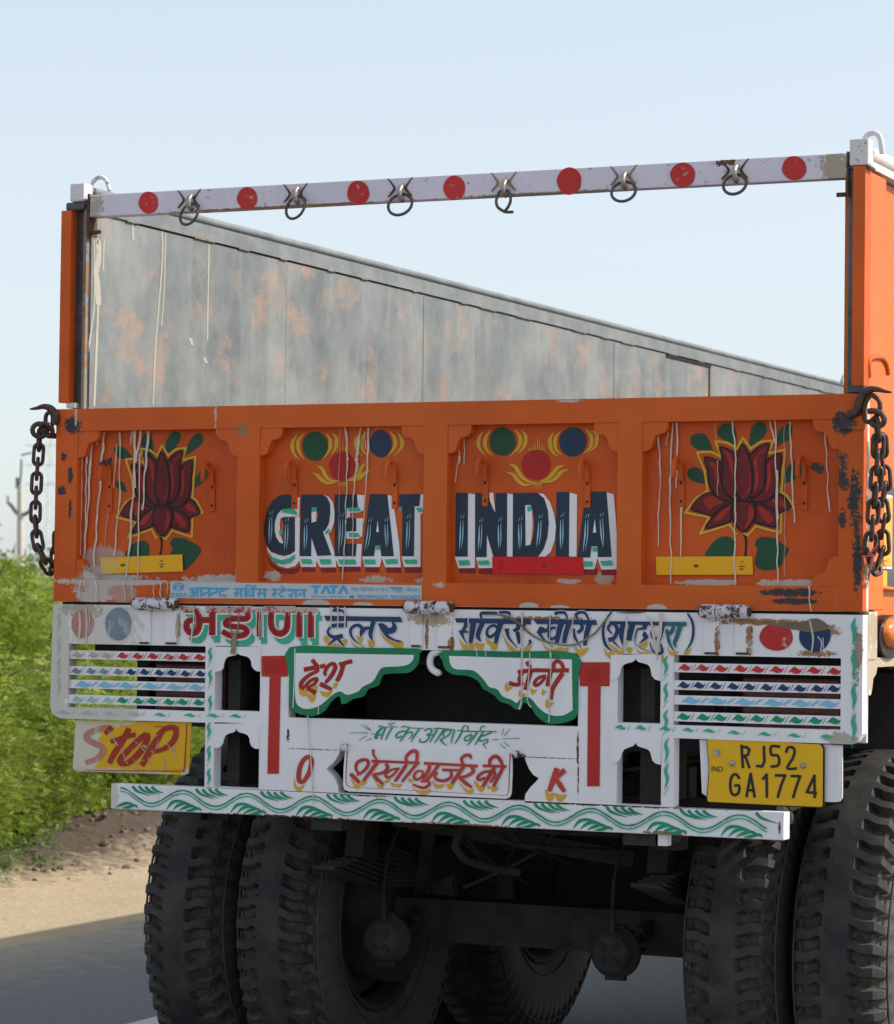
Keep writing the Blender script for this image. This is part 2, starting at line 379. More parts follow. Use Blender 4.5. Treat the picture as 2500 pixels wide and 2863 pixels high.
def metal(name, c, c2, rough=.5, metallic=.5, sc=30):
    m, nt, p = newmat(name); v = mapped(nt)
    n = noise(nt, v, sc, 6, .7)
    nt.links.new(mix(nt, ramp(nt, n, .40, .62), c, c2), p.inputs['Base Color'])
    p.inputs['Metallic'].default_value = metallic; p.inputs['Roughness'].default_value = rough
    bump(nt, p, n, .35, .004); return m
M_chain = metal('rusty_chain_steel', (.045, .030, .026), (.10, .055, .038), .48, .35, 60)
M_ring = metal('grey_ring_steel', (.08, .08, .085), (.13, .10, .085), .42, .6, 60)
M_clip = metal('bare_clip_steel', (.42, .40, .40), (.30, .22, .17), .38, .5, 60)
M_rusty = metal('brown_rust', (.05, .03, .02), (.13, .06, .03), .8, .0, 50)
M_darksteel = metal('dark_web_steel', (.10, .10, .12), (.055, .055, .065), .38, .3, 14)
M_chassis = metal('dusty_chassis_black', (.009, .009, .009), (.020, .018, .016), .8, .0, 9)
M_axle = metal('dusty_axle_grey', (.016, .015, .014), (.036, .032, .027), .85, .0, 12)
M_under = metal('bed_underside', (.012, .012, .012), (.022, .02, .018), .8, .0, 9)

def tyre_mat():
    m, nt, p = newmat('dusty_tyre_rubber'); v = mapped(nt)
    n = noise(nt, v, 9, 7, .7); n2 = noise(nt, v, 120, 3)
    col = mix(nt, ramp(nt, n, .40, .66), (.013, .0135, .016), (.048, .044, .040))
    nt.links.new(col, p.inputs['Base Color']); p.inputs['Roughness'].default_value = .72
    bump(nt, p, n2, .25, .003); return m
M_tyre = tyre_mat()
def side_mat():
    m, nt, p = newmat('dusty_sidewall_rubber'); v = mapped(nt)
    n = noise(nt, v, 5, 7, .7)
    col = mix(nt, ramp(nt, n, .30, .70), (.040, .037, .032), (.095, .085, .070))
    nt.links.new(col, p.inputs['Base Color']); p.inputs['Roughness'].default_value = .85
    bump(nt, p, noise(nt, v, 40, 3), .2, .004); return m
M_sidewall = side_mat()
M_groove = metal('road_dust_in_tread', (.032, .030, .028), (.075, .066, .056), .95, 0, 25)

def wall_mat():
    m, nt, p = newmat('worn_grey_steel'); v = mapped(nt)
    vs = mapped(nt, (1, 1, .10)); vm = mapped(nt, (1, .8, .75))
    a = noise(nt, vm, 3.4, 9, .70); st = noise(nt, vs, 15, 6, .65); fine = noise(nt, vs, 60, 5, .7)
    col = mix(nt, ramp(nt, a, .36, .64), (.135, .155, .162), (.27, .285, .28))
    b2 = noise(nt, mapped(nt, (1, 1.1, .9), (4, 2, 8)), 7.5, 7, .7)
    col = mix(nt, math_(nt, 'MULTIPLY', ramp(nt, b2, .52, .70), .5), col, (.11, .125, .13))
    col = mix(nt, math_(nt, 'MULTIPLY', ramp(nt, st, .52, .72), .38), col, (.36, .37, .36))
    pk = noise(nt, mapped(nt, (1, .9, 1.2), (3, 7, 2)), 5.2, 9, .72)
    col = mix(nt, math_(nt, 'MULTIPLY', ramp(nt, pk, .53, .66), .62), col, (.44, .27, .19))
    pk2 = noise(nt, mapped(nt, (1, 1.2, .8), (9, 1, 5)), 5.5, 8, .72)
    col = mix(nt, math_(nt, 'MULTIPLY', ramp(nt, pk2, .62, .66), .70), col, (.40, .215, .11))
    col = mix(nt, math_(nt, 'MULTIPLY', ramp(nt, fine, .62, .78), .45), col, (.10, .115, .125))
    hs = noise(nt, mapped(nt, (1, .05, 1), (1, 2, 3)), 60, 5, .7)
    col = mix(nt, math_(nt, 'MULTIPLY', ramp(nt, hs, .62, .74), .5), col, (.37, .38, .37))
    sc = noise(nt, mapped(nt, (1, 1, .25), (1, 2, 3)), 90, 4, .7)
    col = mix(nt, ramp(nt, sc, .74, .80), col, (.50, .48, .44))
    nt.links.new(col, p.inputs['Base Color']); p.inputs['Roughness'].default_value = .46
    rr = N(nt, 'ShaderNodeMapRange'); rr.inputs[3].default_value = .34; rr.inputs[4].default_value = .62
    nt.links.new(a, rr.inputs[0]); nt.links.new(rr.outputs[0], p.inputs['Roughness'])
    h = math_(nt, 'ADD', math_(nt, 'MULTIPLY', noise(nt, v, 1.6, 2), 3.0), math_(nt, 'MULTIPLY', st, .35))
    bump(nt, p, h, .25, .012); return m
M_wall = wall_mat()
M_rail = metal('grey_rail_paint', (.17, .19, .20), (.25, .265, .26), .45, .1, 8)
M_seam = paint('dark_seam', (.03, .028, .026), .8, .2, grime=0)
M_seamrust = paint('rust_weld', (.26, .15, .085), .7, .4, grime=.6, wear=.42, wearc=(.22, .235, .235))

def lamp_mat(name, c, rough=.2):
    m, nt, p = newmat(name)
    n = noise(nt, mapped(nt), 55, 2)
    nt.links.new(mix(nt, ramp(nt, n, .35, .65), tuple(x * .75 for x in c), c), p.inputs['Base Color'])
    p.inputs['Roughness'].default_value = rough; p.inputs['Coat Weight'].default_value = .6
    bump(nt, p, n, .2, .003); return m
M_tail = lamp_mat('tail_lamp_red', (.10, .006, .006))
M_amber = lamp_mat('amber_lens', (.85, .20, .006))

# ------------------------------------------------------------------ THE TRUCK
truck = empty('cargo_truck')
tag(truck, 'hand painted orange and white cargo truck seen from behind, standing on the asphalt road', 'truck')
def part(mb, name, parent=None, bevel=0, label=None):
    o = mb.build(name, parent or truck, bevel)
    if label: o['label'] = label
    return o
def rect(x0, x1, z0, z1): return [(x0, z0), (x1, z0), (x1, z1), (x0, z1)]

# --- tailgate
mb = MB()
PAN = [(-1.149, -.617), (-.545, -.030), (.041, .543), (.613, 1.157)]
mb.plate(rect(-1.2235, 1.2235, 1.5405, 2.105), 0, .032, M_orange, [rect(a, b, 1.605, 2.040) for a, b in PAN])
tailgate = part(mb, 'tailgate', bevel=.0025)
mb = MB(); mb.box(-1.22, 1.221, .0525, .060, 1.545, 2.1075, M_wall)
part(mb, 'inner_sheet', tailgate)
mb = MB(); mb.box(1.2205, 1.2236, .033, .052, 1.5415, 2.10, M_side); part(mb, 'end_strip', tailgate)
BR = [(0, 0), (.071, 0), (.071, -.013), (.066, -.024), (.056, -.031), (.043, -.033), (.036, -.038), (.031, -.047), (.027, -.060), (.022, -.070), (.014, -.076), (0, -.078)]
BR = [BR[0], BR[1]] + catmull(BR[1:], 3)[1:]
for i, (a, b) in enumerate(PAN):
    mb = MB(); mb.box(a - .01, b + .01, .0325, .052, 1.60, 2.045, M_orangepanel); part(mb, 'recessed_panel', tailgate)
    cs = [(a, 1, 2.040, 1), (b, -1, 2.040, 1)]
    if i == 3: cs.append((b, -1, 1.605, -1))
    for (x, sx, z, sz) in cs:
        mb = MB(); mb.plate([(x + sx * (p[0] * (.98 if i in (1, 2) else 1.0) + .0005), z + sz * (p[1] - .0005)) for p in BR], .0022, .031, M_orange)
        part(mb, 'corner_bracket', tailgate)
# peeled corner brackets of the first panel
mb = MB(); mb.plate([(-1.1485, 1.6055), (-1.1485, 1.668), (-1.128, 1.660), (-1.121, 1.645), (-1.117, 1.63), (-1.096, 1.624), (-1.084, 1.612), (-1.080, 1.6055)], .0022, .031,
     paint('peeled_corner_paint', (.50, .22, .16), .5, .15, grime=.3, stain=[(-1.10, 1.62, .03, .03, PEEL, 2, 30), (-1.14, 1.65, .02, .04, ORANGE, 1.5, 20)]))
part(mb, 'corner_bracket', tailgate, label='lower corner bracket with peeling pinkish paint')

mb = MB(); mb.box(-1.20, 1.20, .012, .05, 1.5328, 1.5400, M_seam); part(mb, 'hinge_gap', tailgate)
# rope hooks on the panels
def rope_hook(f, x, y0, y1, mat=M_orangepanel, s=1.0):
    b = at(f, x, y1, .0325); t = at(f, x, y0, .0325); H = t.z - b.z
    mb = MB(); w_ = .0085
    mb.box(b.x - w_, b.x + w_, .027, .0322, b.z, b.z + H * .62, mat)
    for zz in (.12, .50):
        mb.lathe_y([(0, 0), (0, .0035), (.002, .0035)], (b.x, .0255, b.z + H * zz), M_black, 10)
    pts = [(b.x, .026, b.z + H * .55), (b.x, .024, b.z + H * .80), (b.x - .001, .016, b.z + H * .94), (b.x - .002, .002, b.z + H), (b.x - .003, -.010, b.z + H * .97),
           (b.x - .004, -.019, b.z + H * .86), (b.x - .004, -.021, b.z + H * .70), (b.x - .004, -.019, b.z + H * .62)]
    mb.tube(catmull(pts, 4), .0068, mat, 8)
    part(mb, 'rope_hook', tailgate)
for h in [('A', 788, 625, 975), ('A', 1522, 632, 970), ('B', 620, 528, 890), ('B', 1392, 525, 888), ('C', 436, 510, 870), ('C', 1224, 512, 880), ('D', 372, 555, 880), ('D', 1195, 548, 895)]:
    rope_hook(*h)

PY = .0325    # painted panel plane
# --- GREAT
p = Paint(PY); F = 'B'
W1 = [[(402, 1178), (440, 1225), (540, 1255), (622, 1215), (622, 955), (660, 950), (655, 1290), (625, 1330), (560, 1347), (500, 1330), (445, 1285), (415, 1230)],
      [(530, 885), (480, 930), (460, 990), (460, 1060), (475, 1120), (510, 1158), (530, 1160), (528, 1140), (508, 1090), (505, 1000), (512, 962), (540, 950), (660, 948), (640, 935), (640, 915), (600, 880)],
      [(612, 800), (660, 802), (655, 935), (640, 940), (600, 885)],
      [(835, 782), (880, 795), (915, 840), (928, 910), (924, 990), (900, 1060), (880, 1080), (935, 1250), (940, 1340), (815, 1340), (785, 1290), (785, 1338), (670, 1338), (650, 1262), (660, 1240), (745, 1240), (745, 1100), (845, 1060), (885, 930), (870, 830)],
      [(1095, 780), (1158, 785), (1150, 905), (1110, 918), (1045, 920), (1045, 950), (1018, 965), (1018, 880), (1100, 880)],
      [(1090, 963), (1148, 962), (1140, 1100), (1110, 1120), (1018, 1120), (1010, 1060), (1090, 1060)], [(1092, 1158), (1138, 1162), (1130, 1335), (960, 1335), (928, 1258), (935, 1240), (1085, 1240)],
      [(1330, 782), (1370, 790), (1385, 870), (1425, 1160), (1438, 1340), (1318, 1340), (1290, 1260), (1295, 1240), (1375, 1240)],
      [(1240, 1165), (1282, 1165), (1295, 1255), (1275, 1338), (1160, 1338), (1140, 1258), (1150, 1240), (1225, 1240)],
      [(1585, 778), (1612, 778), (1608, 925), (1590, 930), (1590, 1338), (1465, 1338), (1445, 1258), (1450, 1240), (1535, 1240), (1538, 865), (1582, 860)]]
for q in W1: p.poly(F, q, M_pwhite, 1)
for q in [[(408, 1250), (440, 1310), (500, 1345), (560, 1355), (630, 1345), (660, 1320), (650, 1375), (600, 1392), (540, 1390), (480, 1370), (430, 1320)], [(668, 1335), (775, 1335), (780, 1375), (675, 1375)], [(815, 1338), (930, 1338), (940, 1380), (825, 1378)],
          [(960, 1333), (1120, 1333), (1130, 1372), (965, 1375)], [(1160, 1335), (1272, 1335), (1272, 1378), (1165, 1378)], [(1320, 1338), (1438, 1336), (1440, 1385), (1330, 1380)], [(1462, 1336), (1598, 1336), (1595, 1380), (1475, 1382)]]:
    p.poly(F, q, M_maroon, 0)
NV = [[(612, 795), (565, 778), (505, 786), (445, 830), (408, 905), (388, 1000), (386, 1090), (402, 1165), (440, 1215), (490, 1243), (540, 1252), (590, 1240), (622, 1215), (622, 955), (512, 962), (535, 990), (535, 1160), (505, 1150), (478, 1110), (466, 1055), (468, 990), (488, 930), (525, 893), (600, 885)],
      [(672, 780), (835, 780), (870, 800), (893, 850), (895, 930), (885, 1000), (858, 1055), (838, 1065), (905, 1248), (795, 1253), (750, 1110), (748, 1255), (660, 1255)],
      [(928, 780), (1100, 778), (1108, 880), (1022, 885), (1020, 962), (1095, 962), (1095, 1062), (1018, 1065), (1018, 1158), (1098, 1158), (1092, 1255), (928, 1255)],
      [(1200, 775), (1335, 778), (1385, 1255), (1288, 1255), (1280, 1172), (1245, 1172), (1232, 1255), (1140, 1255)],
      [(1425, 778), (1590, 775), (1582, 868), (1545, 870), (1540, 1255), (1448, 1255), (1452, 872), (1425, 870)]]
for q in NV: p.poly(F, q, M_navy, 2)
for q in [[(752, 905), (792, 905), (802, 945), (790, 985), (752, 996)], [(1262, 980), (1250, 1065), (1270, 1072)]]: p.poly(F, q, M_pwhite, 3)
p.poly(F, [(790, 905), (802, 925), (802, 955), (788, 985)], M_orangepanel, 4)
for q in [[(752, 880), (790, 876), (790, 912), (752, 915)], [(525, 893), (600, 885), (640, 915), (638, 938), (525, 915)], [(502, 1058), (530, 1056), (530, 1085), (504, 1088)],
          [(415, 1215), (450, 1262), (520, 1285), (580, 1270), (622, 1240), (625, 1270), (590, 1305), (530, 1320), (470, 1305), (430, 1262)], [(668, 1275), (748, 1278), (760, 1315), (680, 1315)],
          [(810, 1278), (898, 1278), (905, 1315), (825, 1318)], [(852, 1075), (885, 1042), (893, 1055), (870, 1085)], [(1035, 880), (1115, 878), (1135, 908), (1040, 910)], [(1035, 1075), (1110, 1075), (1128, 1105), (1045, 1108)],
          [(955, 1280), (1085, 1280), (1100, 1318), (970, 1318)], [(1248, 1172), (1282, 1172), (1282, 1205), (1250, 1205)], [(1152, 1280), (1240, 1280), (1248, 1315), (1165, 1318)], [(1315, 1280), (1410, 1275), (1418, 1312), (1330, 1318)],
          [(1555, 880), (1600, 882), (1608, 915), (1575, 915)], [(1425, 878), (1445, 878), (1445, 905), (1425, 905)], [(1462, 1280), (1560, 1280), (1568, 1312), (1475, 1315)]]:
    p.poly(F, q, M_teal, 3)
def shine(p, F, lst, w0=9):
    for (x, y0, y1, dx) in lst:
        m_ = (y0 + y1) / 2
        p.stroke(F, [(x, y0), (x + dx * .35, m_), (x + dx, y1)], [3, w0, 1], M_hlight, 4)
        p.stroke(F, [(x + 18, y0 - 8), (x + 19 + dx * .3, m_), (x + dx * .7 + 12, y1 - 12)], [3, w0 * .7, 1], M_hlight, 4)
        p.stroke(F, [(x + 2, y0 - 22), (x + 8, y0 - 50)], [4, 2], M_hlight, 4); p.stroke(F, [(x + 20, y0 - 25), (x + 28, y0 - 58)], [4, 2], M_hlight, 4)
shine(p, F, [(428, 955, 1160, -4), (552, 1010, 1215, -8), (698, 1018, 1210, -2), (975, 975, 1200, -12), (1190, 1015, 1215, -30), (1318, 1010, 1190, 14), (1490, 985, 1205, -8)])
part(p, 'painted_word_great', tailgate)

# --- INDIA
p = Paint(PY); F = 'C'
for q in [[(300, 768), (355, 778), (355, 1345), (228, 1348), (200, 1265), (210, 1250), (298, 1250)], [(600, 768), (648, 780), (645, 1258), (598, 1258)], [(466, 765), (495, 765), (515, 925), (470, 840)],
          [(446, 1085), (495, 1255), (492, 1345), (385, 1348), (365, 1268), (370, 1250), (442, 1250)], [(835, 768), (885, 775), (935, 840), (965, 930), (980, 1030), (970, 1130), (940, 1220), (900, 1258), (840, 1258), (880, 1200), (915, 1100), (920, 1000), (910, 890), (880, 805)],
          [(1082, 762), (1142, 780), (1138, 1258), (1076, 1258)], [(1365, 760), (1425, 778), (1440, 950), (1448, 1080), (1447, 1355), (1330, 1358), (1300, 1265), (1310, 1250), (1402, 1250)], [(1250, 1175), (1300, 1175), (1302, 1262), (1275, 1355), (1195, 1355), (1185, 1268), (1195, 1250), (1240, 1250)]]:
    p.poly(F, q, M_pwhite, 1)
for q in [[(230, 1340), (358, 1340), (360, 1388), (235, 1385)], [(382, 1340), (495, 1340), (495, 1390), (385, 1390)], [(1200, 1350), (1295, 1350), (1298, 1400), (1200, 1395)], [(1325, 1355), (1445, 1350), (1447, 1400), (1330, 1400)]]:
    p.poly(F, q, M_maroon, 0)
for q in [[(210, 765), (303, 768), (300, 1258), (205, 1258)], [(362, 770), (445, 765), (512, 930), (515, 768), (605, 768), (602, 1255), (502, 1258), (448, 1085), (446, 1262), (360, 1262)],
          [(650, 768), (840, 766), (890, 810), (918, 900), (925, 1000), (915, 1110), (885, 1200), (845, 1255), (648, 1258)], [(985, 760), (1085, 760), (1080, 1258), (978, 1255)],
          [(1210, 755), (1370, 758), (1410, 1260), (1305, 1262), (1300, 1178), (1255, 1180), (1245, 1265), (1145, 1265), (1165, 1110)]]:
    p.poly(F, q, M_navy, 2)
for q in [[(745, 862), (785, 860), (800, 905), (802, 1000), (796, 1100), (785, 1165), (748, 1175)], [(1280, 968), (1266, 1075), (1292, 1070)]]: p.poly(F, q, M_pwhite, 3)
p.poly(F, [(797, 905), (812, 950), (815, 1040), (808, 1100), (790, 1160), (798, 1080), (803, 1000)], M_orangepanel, 4)
for q in [[(230, 1288), (310, 1286), (320, 1322), (238, 1325)], [(378, 1290), (462, 1286), (470, 1322), (388, 1322)], [(760, 870), (785, 868), (798, 905), (765, 912)], [(1262, 1185), (1300, 1185), (1300, 1220), (1265, 1218)],
          [(1195, 1295), (1262, 1295), (1268, 1335), (1198, 1335)], [(1322, 1292), (1410, 1288), (1420, 1325), (1335, 1328)]]:
    p.poly(F, q, M_teal, 4)
shine(p, F, [(248, 985, 1210, -10), (392, 1015, 1215, -8), (538, 1010, 1200, 4), (695, 1005, 1205, 4), (850, 985, 1190, -20), (1018, 975, 1205, -2), (1212, 980, 1225, -22), (1322, 970, 1190, 22)], 11)
part(p, 'painted_word_india', tailgate)

# --- dots with yellow arcs over the words
def rosette(F, g, b, r, left, dots):
    p = Paint(PY)
    p.ell(F, *g, M_green, 1); p.ell(F, *b, M_dotblue, 1); p.ell(F, *r, M_red, 1)
    for pts in left: p.stroke(F, pts, [4, 26, 30, 20, 4], M_yellow, 0)
    for (x0, y0, x1, y1) in dots: p.stroke(F, [(x0, y0), (x1, y1)], [9, 3], M_yellow, 2, smooth=False)
    part(p, 'painted_dots', tailgate)
rosette('B', (775, 407, 97, 114), (1282, 387, 84, 106), (985, 562, 98, 110),
        [[(640, 320), (605, 370), (602, 420), (615, 465), (650, 508)], [(692, 308), (650, 360), (645, 410), (660, 460), (692, 505)], [(858, 305), (890, 350), (895, 400), (880, 450), (835, 505)], [(905, 305), (938, 340), (942, 390), (930, 430), (900, 478)],
         [(1120, 310), (1095, 350), (1092, 400), (1105, 445), (1140, 485)], [(1168, 300), (1140, 345), (1135, 395), (1145, 440), (1180, 480)], [(1352, 293), (1388, 340), (1395, 390), (1380, 430), (1330, 488)], [(1412, 300), (1440, 345), (1448, 385), (1435, 430), (1385, 478)],
         [(792, 555), (830, 580), (860, 640), (900, 670), (960, 672)], [(758, 612), (800, 635), (840, 675), (885, 690), (955, 680)], [(1172, 535), (1135, 570), (1110, 625), (1070, 655), (1010, 668)], [(1208, 592), (1160, 615), (1120, 650), (1080, 665), (1015, 672)]],
        [(955, 445, 948, 420), (972, 440, 968, 400), (992, 435, 993, 362), (1010, 440, 1016, 395), (1030, 445, 1040, 415), (968, 690, 962, 725), (982, 688, 980, 722), (995, 688, 995, 732), (1005, 686, 1010, 722), (1015, 684, 1022, 715)])
rosette('C', (567, 370, 101, 110), (1110, 373, 106, 113), (825, 550, 110, 115),
        [[(420, 292), (388, 340), (380, 390), (395, 430), (430, 472)], [(478, 282), (440, 335), (432, 390), (448, 440), (495, 478)], [(660, 275), (695, 320), (705, 370), (685, 425), (628, 480)], [(712, 283), (742, 320), (745, 370), (725, 420), (680, 470)],
         [(965, 300), (935, 350), (935, 400), (955, 450), (1000, 490)], [(1015, 290), (978, 340), (972, 395), (985, 440), (1025, 472)], [(1208, 272), (1245, 320), (1255, 370), (1240, 420), (1185, 470)], [(1250, 290), (1290, 310), (1295, 360), (1280, 410), (1235, 450)],
         [(620, 545), (665, 565), (705, 630), (760, 675), (835, 688)], [(597, 608), (650, 625), (690, 675), (745, 705), (825, 690)], [(1045, 552), (990, 575), (950, 625), (910, 660), (850, 680)], [(1075, 588), (1020, 605), (980, 650), (930, 678), (855, 685)]],
        [(775, 442, 770, 420), (790, 440, 784, 405), (808, 436, 802, 390), (822, 436, 818, 372), (838, 434, 839, 335), (853, 436, 856, 365), (868, 436, 874, 385), (882, 438, 890, 400), (894, 442, 902, 415),
         (815, 690, 808, 735), (828, 690, 825, 738), (840, 690, 841, 748), (852, 688, 856, 738), (864, 688, 874, 738)])

# --- lotus flowers
PET = {'in1': [(785, 460), (755, 520), (735, 600), (728, 690), (740, 770), (770, 825), (800, 835), (835, 800), (850, 720), (845, 620), (825, 535)],
       'l2': [(632, 478), (690, 495), (738, 530), (735, 600), (728, 690), (740, 770), (770, 830), (700, 810), (655, 760), (642, 690), (650, 600), (645, 530)],
       'l1': [(530, 548), (590, 560), (640, 590), (645, 690), (655, 760), (700, 815), (730, 845), (650, 830), (590, 790), (560, 720), (553, 640)],
       'r2': [(960, 460), (900, 475), (845, 520), (830, 545), (848, 640), (848, 730), (825, 815), (890, 790), (925, 740), (935, 650), (935, 560)],
       'r1': [(1040, 525), (985, 540), (940, 580), (938, 680), (920, 750), (880, 800), (840, 835), (930, 840), (990, 800), (1020, 740), (1030, 640)],
       'll': [(440, 890), (500, 810), (570, 785), (650, 830), (720, 845), (640, 880), (580, 935), (510, 915)],
       'lr': [(1105, 880), (1060, 810), (1015, 790), (960, 830), (870, 845), (930, 870), (1000, 920), (1060, 905)],
       'bl': [(535, 1020), (580, 950), (640, 890), (720, 850), (710, 940), (690, 980), (620, 1000)],
       'br': [(1005, 1010), (1010, 925), (950, 880), (880, 850), (865, 900), (860, 970), (880, 985), (940, 1000)],
       'b': [(790, 1045), (740, 1000), (712, 940), (715, 880), (745, 845), (800, 840), (850, 850), (870, 900), (860, 960), (830, 1010)]}
YEL = [(785, 418), (835, 490), (900, 445), (985, 435), (955, 520), (1065, 497), (1050, 640), (1040, 780), (1075, 800), (1125, 880), (1040, 915), (1035, 1050), (870, 1005), (815, 1065), (790, 1050), (740, 1060), (695, 995), (500, 1055), (560, 945), (400, 915), (470, 820), (550, 770), (530, 640), (480, 515), (570, 510), (640, 545), (600, 440), (680, 450), (745, 490)]
SH = {'in1': [(795, 800), (830, 770), (840, 700), (828, 640), (835, 720), (815, 770)], 'l2': [(655, 500), (700, 525), (720, 600), (715, 700), (700, 620), (680, 550)], 'l1': [(560, 580), (610, 600), (625, 680), (640, 750), (600, 690), (590, 630)],
      'r2': [(940, 490), (890, 520), (880, 600), (890, 700), (860, 780), (870, 650), (862, 560)], 'r1': [(1010, 560), (970, 600), (975, 700), (940, 780), (950, 680), (950, 600)], 'll': [(520, 830), (580, 805), (650, 845), (590, 870), (560, 900)],
      'bl': [(590, 970), (640, 910), (700, 870), (690, 900), (640, 960)], 'br': [(990, 960), (940, 900), (890, 880), (900, 930), (950, 985)], 'b': [(830, 870), (860, 910), (845, 970), (800, 1025), (820, 960)], 'lr': [(1070, 870), (1020, 815), (980, 835), (1010, 870)]}
def lotus(F, tr, leaves, stem):
    p = Paint(PY); T = lambda L: [tr(*q) for q in L]
    for lf in leaves: p.poly(F, lf, M_green, 0, smooth=True)
    p.stroke(F, stem, [15, 13, 13], M_black, 1)
    ym = T(YEL)
    for i in range(len(ym)):
        a, b = ym[i], ym[(i + 1) % len(ym)]
        if abs(i - 14) < 1: continue
        mx, my = (a[0] + b[0]) / 2, (a[1] + b[1]) / 2
        cx, cy = tr(785, 760); k = .035
        p.stroke(F, [a, (mx + (cx - mx) * -k * .2, my + (cy - my) * -k * .2), b], [17, 15, 17], M_yellow, 1, cap=True)
    for nme in ('ll', 'lr', 'bl', 'br', 'l1', 'r1', 'l2', 'r2', 'in1', 'b'):
        lay = 2 if nme in ('ll', 'lr') else 3 if nme in ('bl', 'br', 'l1', 'r1') else 4 if nme in ('l2', 'r2') else 5
        P_ = catmull(T(PET[nme]), 4, True)
        p.poly(F, P_, M_lotus, lay); p.poly(F, T(SH[nme]), M_lotusred, lay + .35, smooth=True)
        p.stroke(F, P_, 12, M_black, lay + .6, smooth=False, closed=True)
    part(p, 'painted_lotus', tailgate)
lotus('D', lambda x, y: (x, y), [[(580, 510), (540, 500), (470, 490), (435, 450), (440, 405), (480, 385), (530, 395), (560, 440)], [(735, 460), (690, 445), (625, 410), (612, 370), (640, 330), (690, 320), (730, 355), (740, 410)],
      [(832, 480), (830, 400), (850, 335), (900, 310), (935, 330), (940, 380), (900, 430)], [(1000, 470), (1020, 380), (1060, 335), (1105, 325), (1110, 380), (1090, 430), (1040, 455)], [(530, 715), (480, 715), (430, 690), (412, 645), (440, 615), (490, 620), (520, 660)],
      [(1060, 720), (1065, 650), (1090, 600), (1140, 580), (1200, 600), (1200, 640), (1150, 680)], [(530, 1205), (570, 1130), (620, 1085), (680, 1075), (720, 1100), (725, 1150), (700, 1215), (600, 1220)],
      [(865, 1130), (880, 1090), (930, 1078), (990, 1085), (1040, 1120), (1090, 1160), (1060, 1220), (1030, 1280), (960, 1300), (900, 1295), (865, 1260), (870, 1200), (880, 1160)]], [(790, 1050), (805, 1110), (800, 1205)])
lotus('A', lambda x, y: (.8485 * x + 497, 1.034 * y + 69), [[(815, 530), (840, 505), (890, 515), (930, 560), (960, 605), (900, 600), (835, 580)], [(1095, 590), (1040, 560), (1015, 500), (1030, 430), (1060, 410), (1090, 460), (1100, 520)], [(1185, 560), (1185, 500), (1210, 430), (1250, 400), (1290, 415), (1290, 460), (1250, 520)],
      [(1325, 570), (1345, 500), (1380, 440), (1420, 412), (1452, 430), (1450, 480), (1410, 520)], [(905, 835), (850, 810), (828, 780), (840, 755), (880, 765), (900, 800)], [(1395, 800), (1400, 740), (1430, 690), (1470, 670), (1490, 700), (1470, 750)],
      [(895, 1290), (940, 1215), (1000, 1185), (1050, 1190), (1070, 1230), (1060, 1290), (980, 1310)], [(1220, 1200), (1240, 1165), (1290, 1160), (1350, 1180), (1440, 1240), (1400, 1320), (1340, 1380), (1310, 1385), (1300, 1310), (1225, 1280), (1235, 1240)]], [(1152, 1155), (1160, 1210), (1148, 1285)])

# --- reflective tapes
def tape(F, pts, mat, marks):
    p = Paint(PY); p.poly(F, pts, mat, 7)
    for (x, y, w_, h_) in marks:
        p.poly(F, [(x - w_, y - h_), (x + w_, y - h_), (x + w_, y + h_), (x - w_, y + h_)], M_ink, 8)
    if F == 'A': p.poly(F, [(728, 1304), (800, 1301), (845, 1320), (872, 1360), (850, 1395), (800, 1418), (730, 1421)], paint('sun_bleached_tape', (.66, .42, .10), .5, .1, grime=.3), 7.6)
    part(p, 'reflective_tape', tailgate, label='yellow reflective tape with a bleached left end' if F == 'A' else None)
tape('A', [(728, 1305), (1312, 1280), (1318, 1402), (730, 1420)], M_tapeyellow, [(888, 1357, 18, 4), (888, 1350, 12, 2), (888, 1365, 12, 2), (1165, 1325, 12, 2), (1165, 1335, 3, 4), (1165, 1350, 18, 3), (1165, 1368, 10, 5)])
tape('C', [(492, 1258), (1192, 1262), (1195, 1395), (495, 1388)], M_tapered, [(895, 1328, 20, 4), (895, 1319, 12, 2), (895, 1337, 12, 2), (562, 1295, 12, 3), (562, 1313, 18, 3), (562, 1332, 4, 5), (562, 1352, 12, 5)])
tape('D', [(205, 1210), (850, 1208), (855, 1330), (210, 1332)], M_tapeyellow, [(475, 1272, 18, 4), (475, 1264, 11, 2), (475, 1280, 11, 2), (780, 1243, 12, 2), (780, 1258, 2, 4), (780, 1275, 20, 3), (780, 1294, 11, 5)])

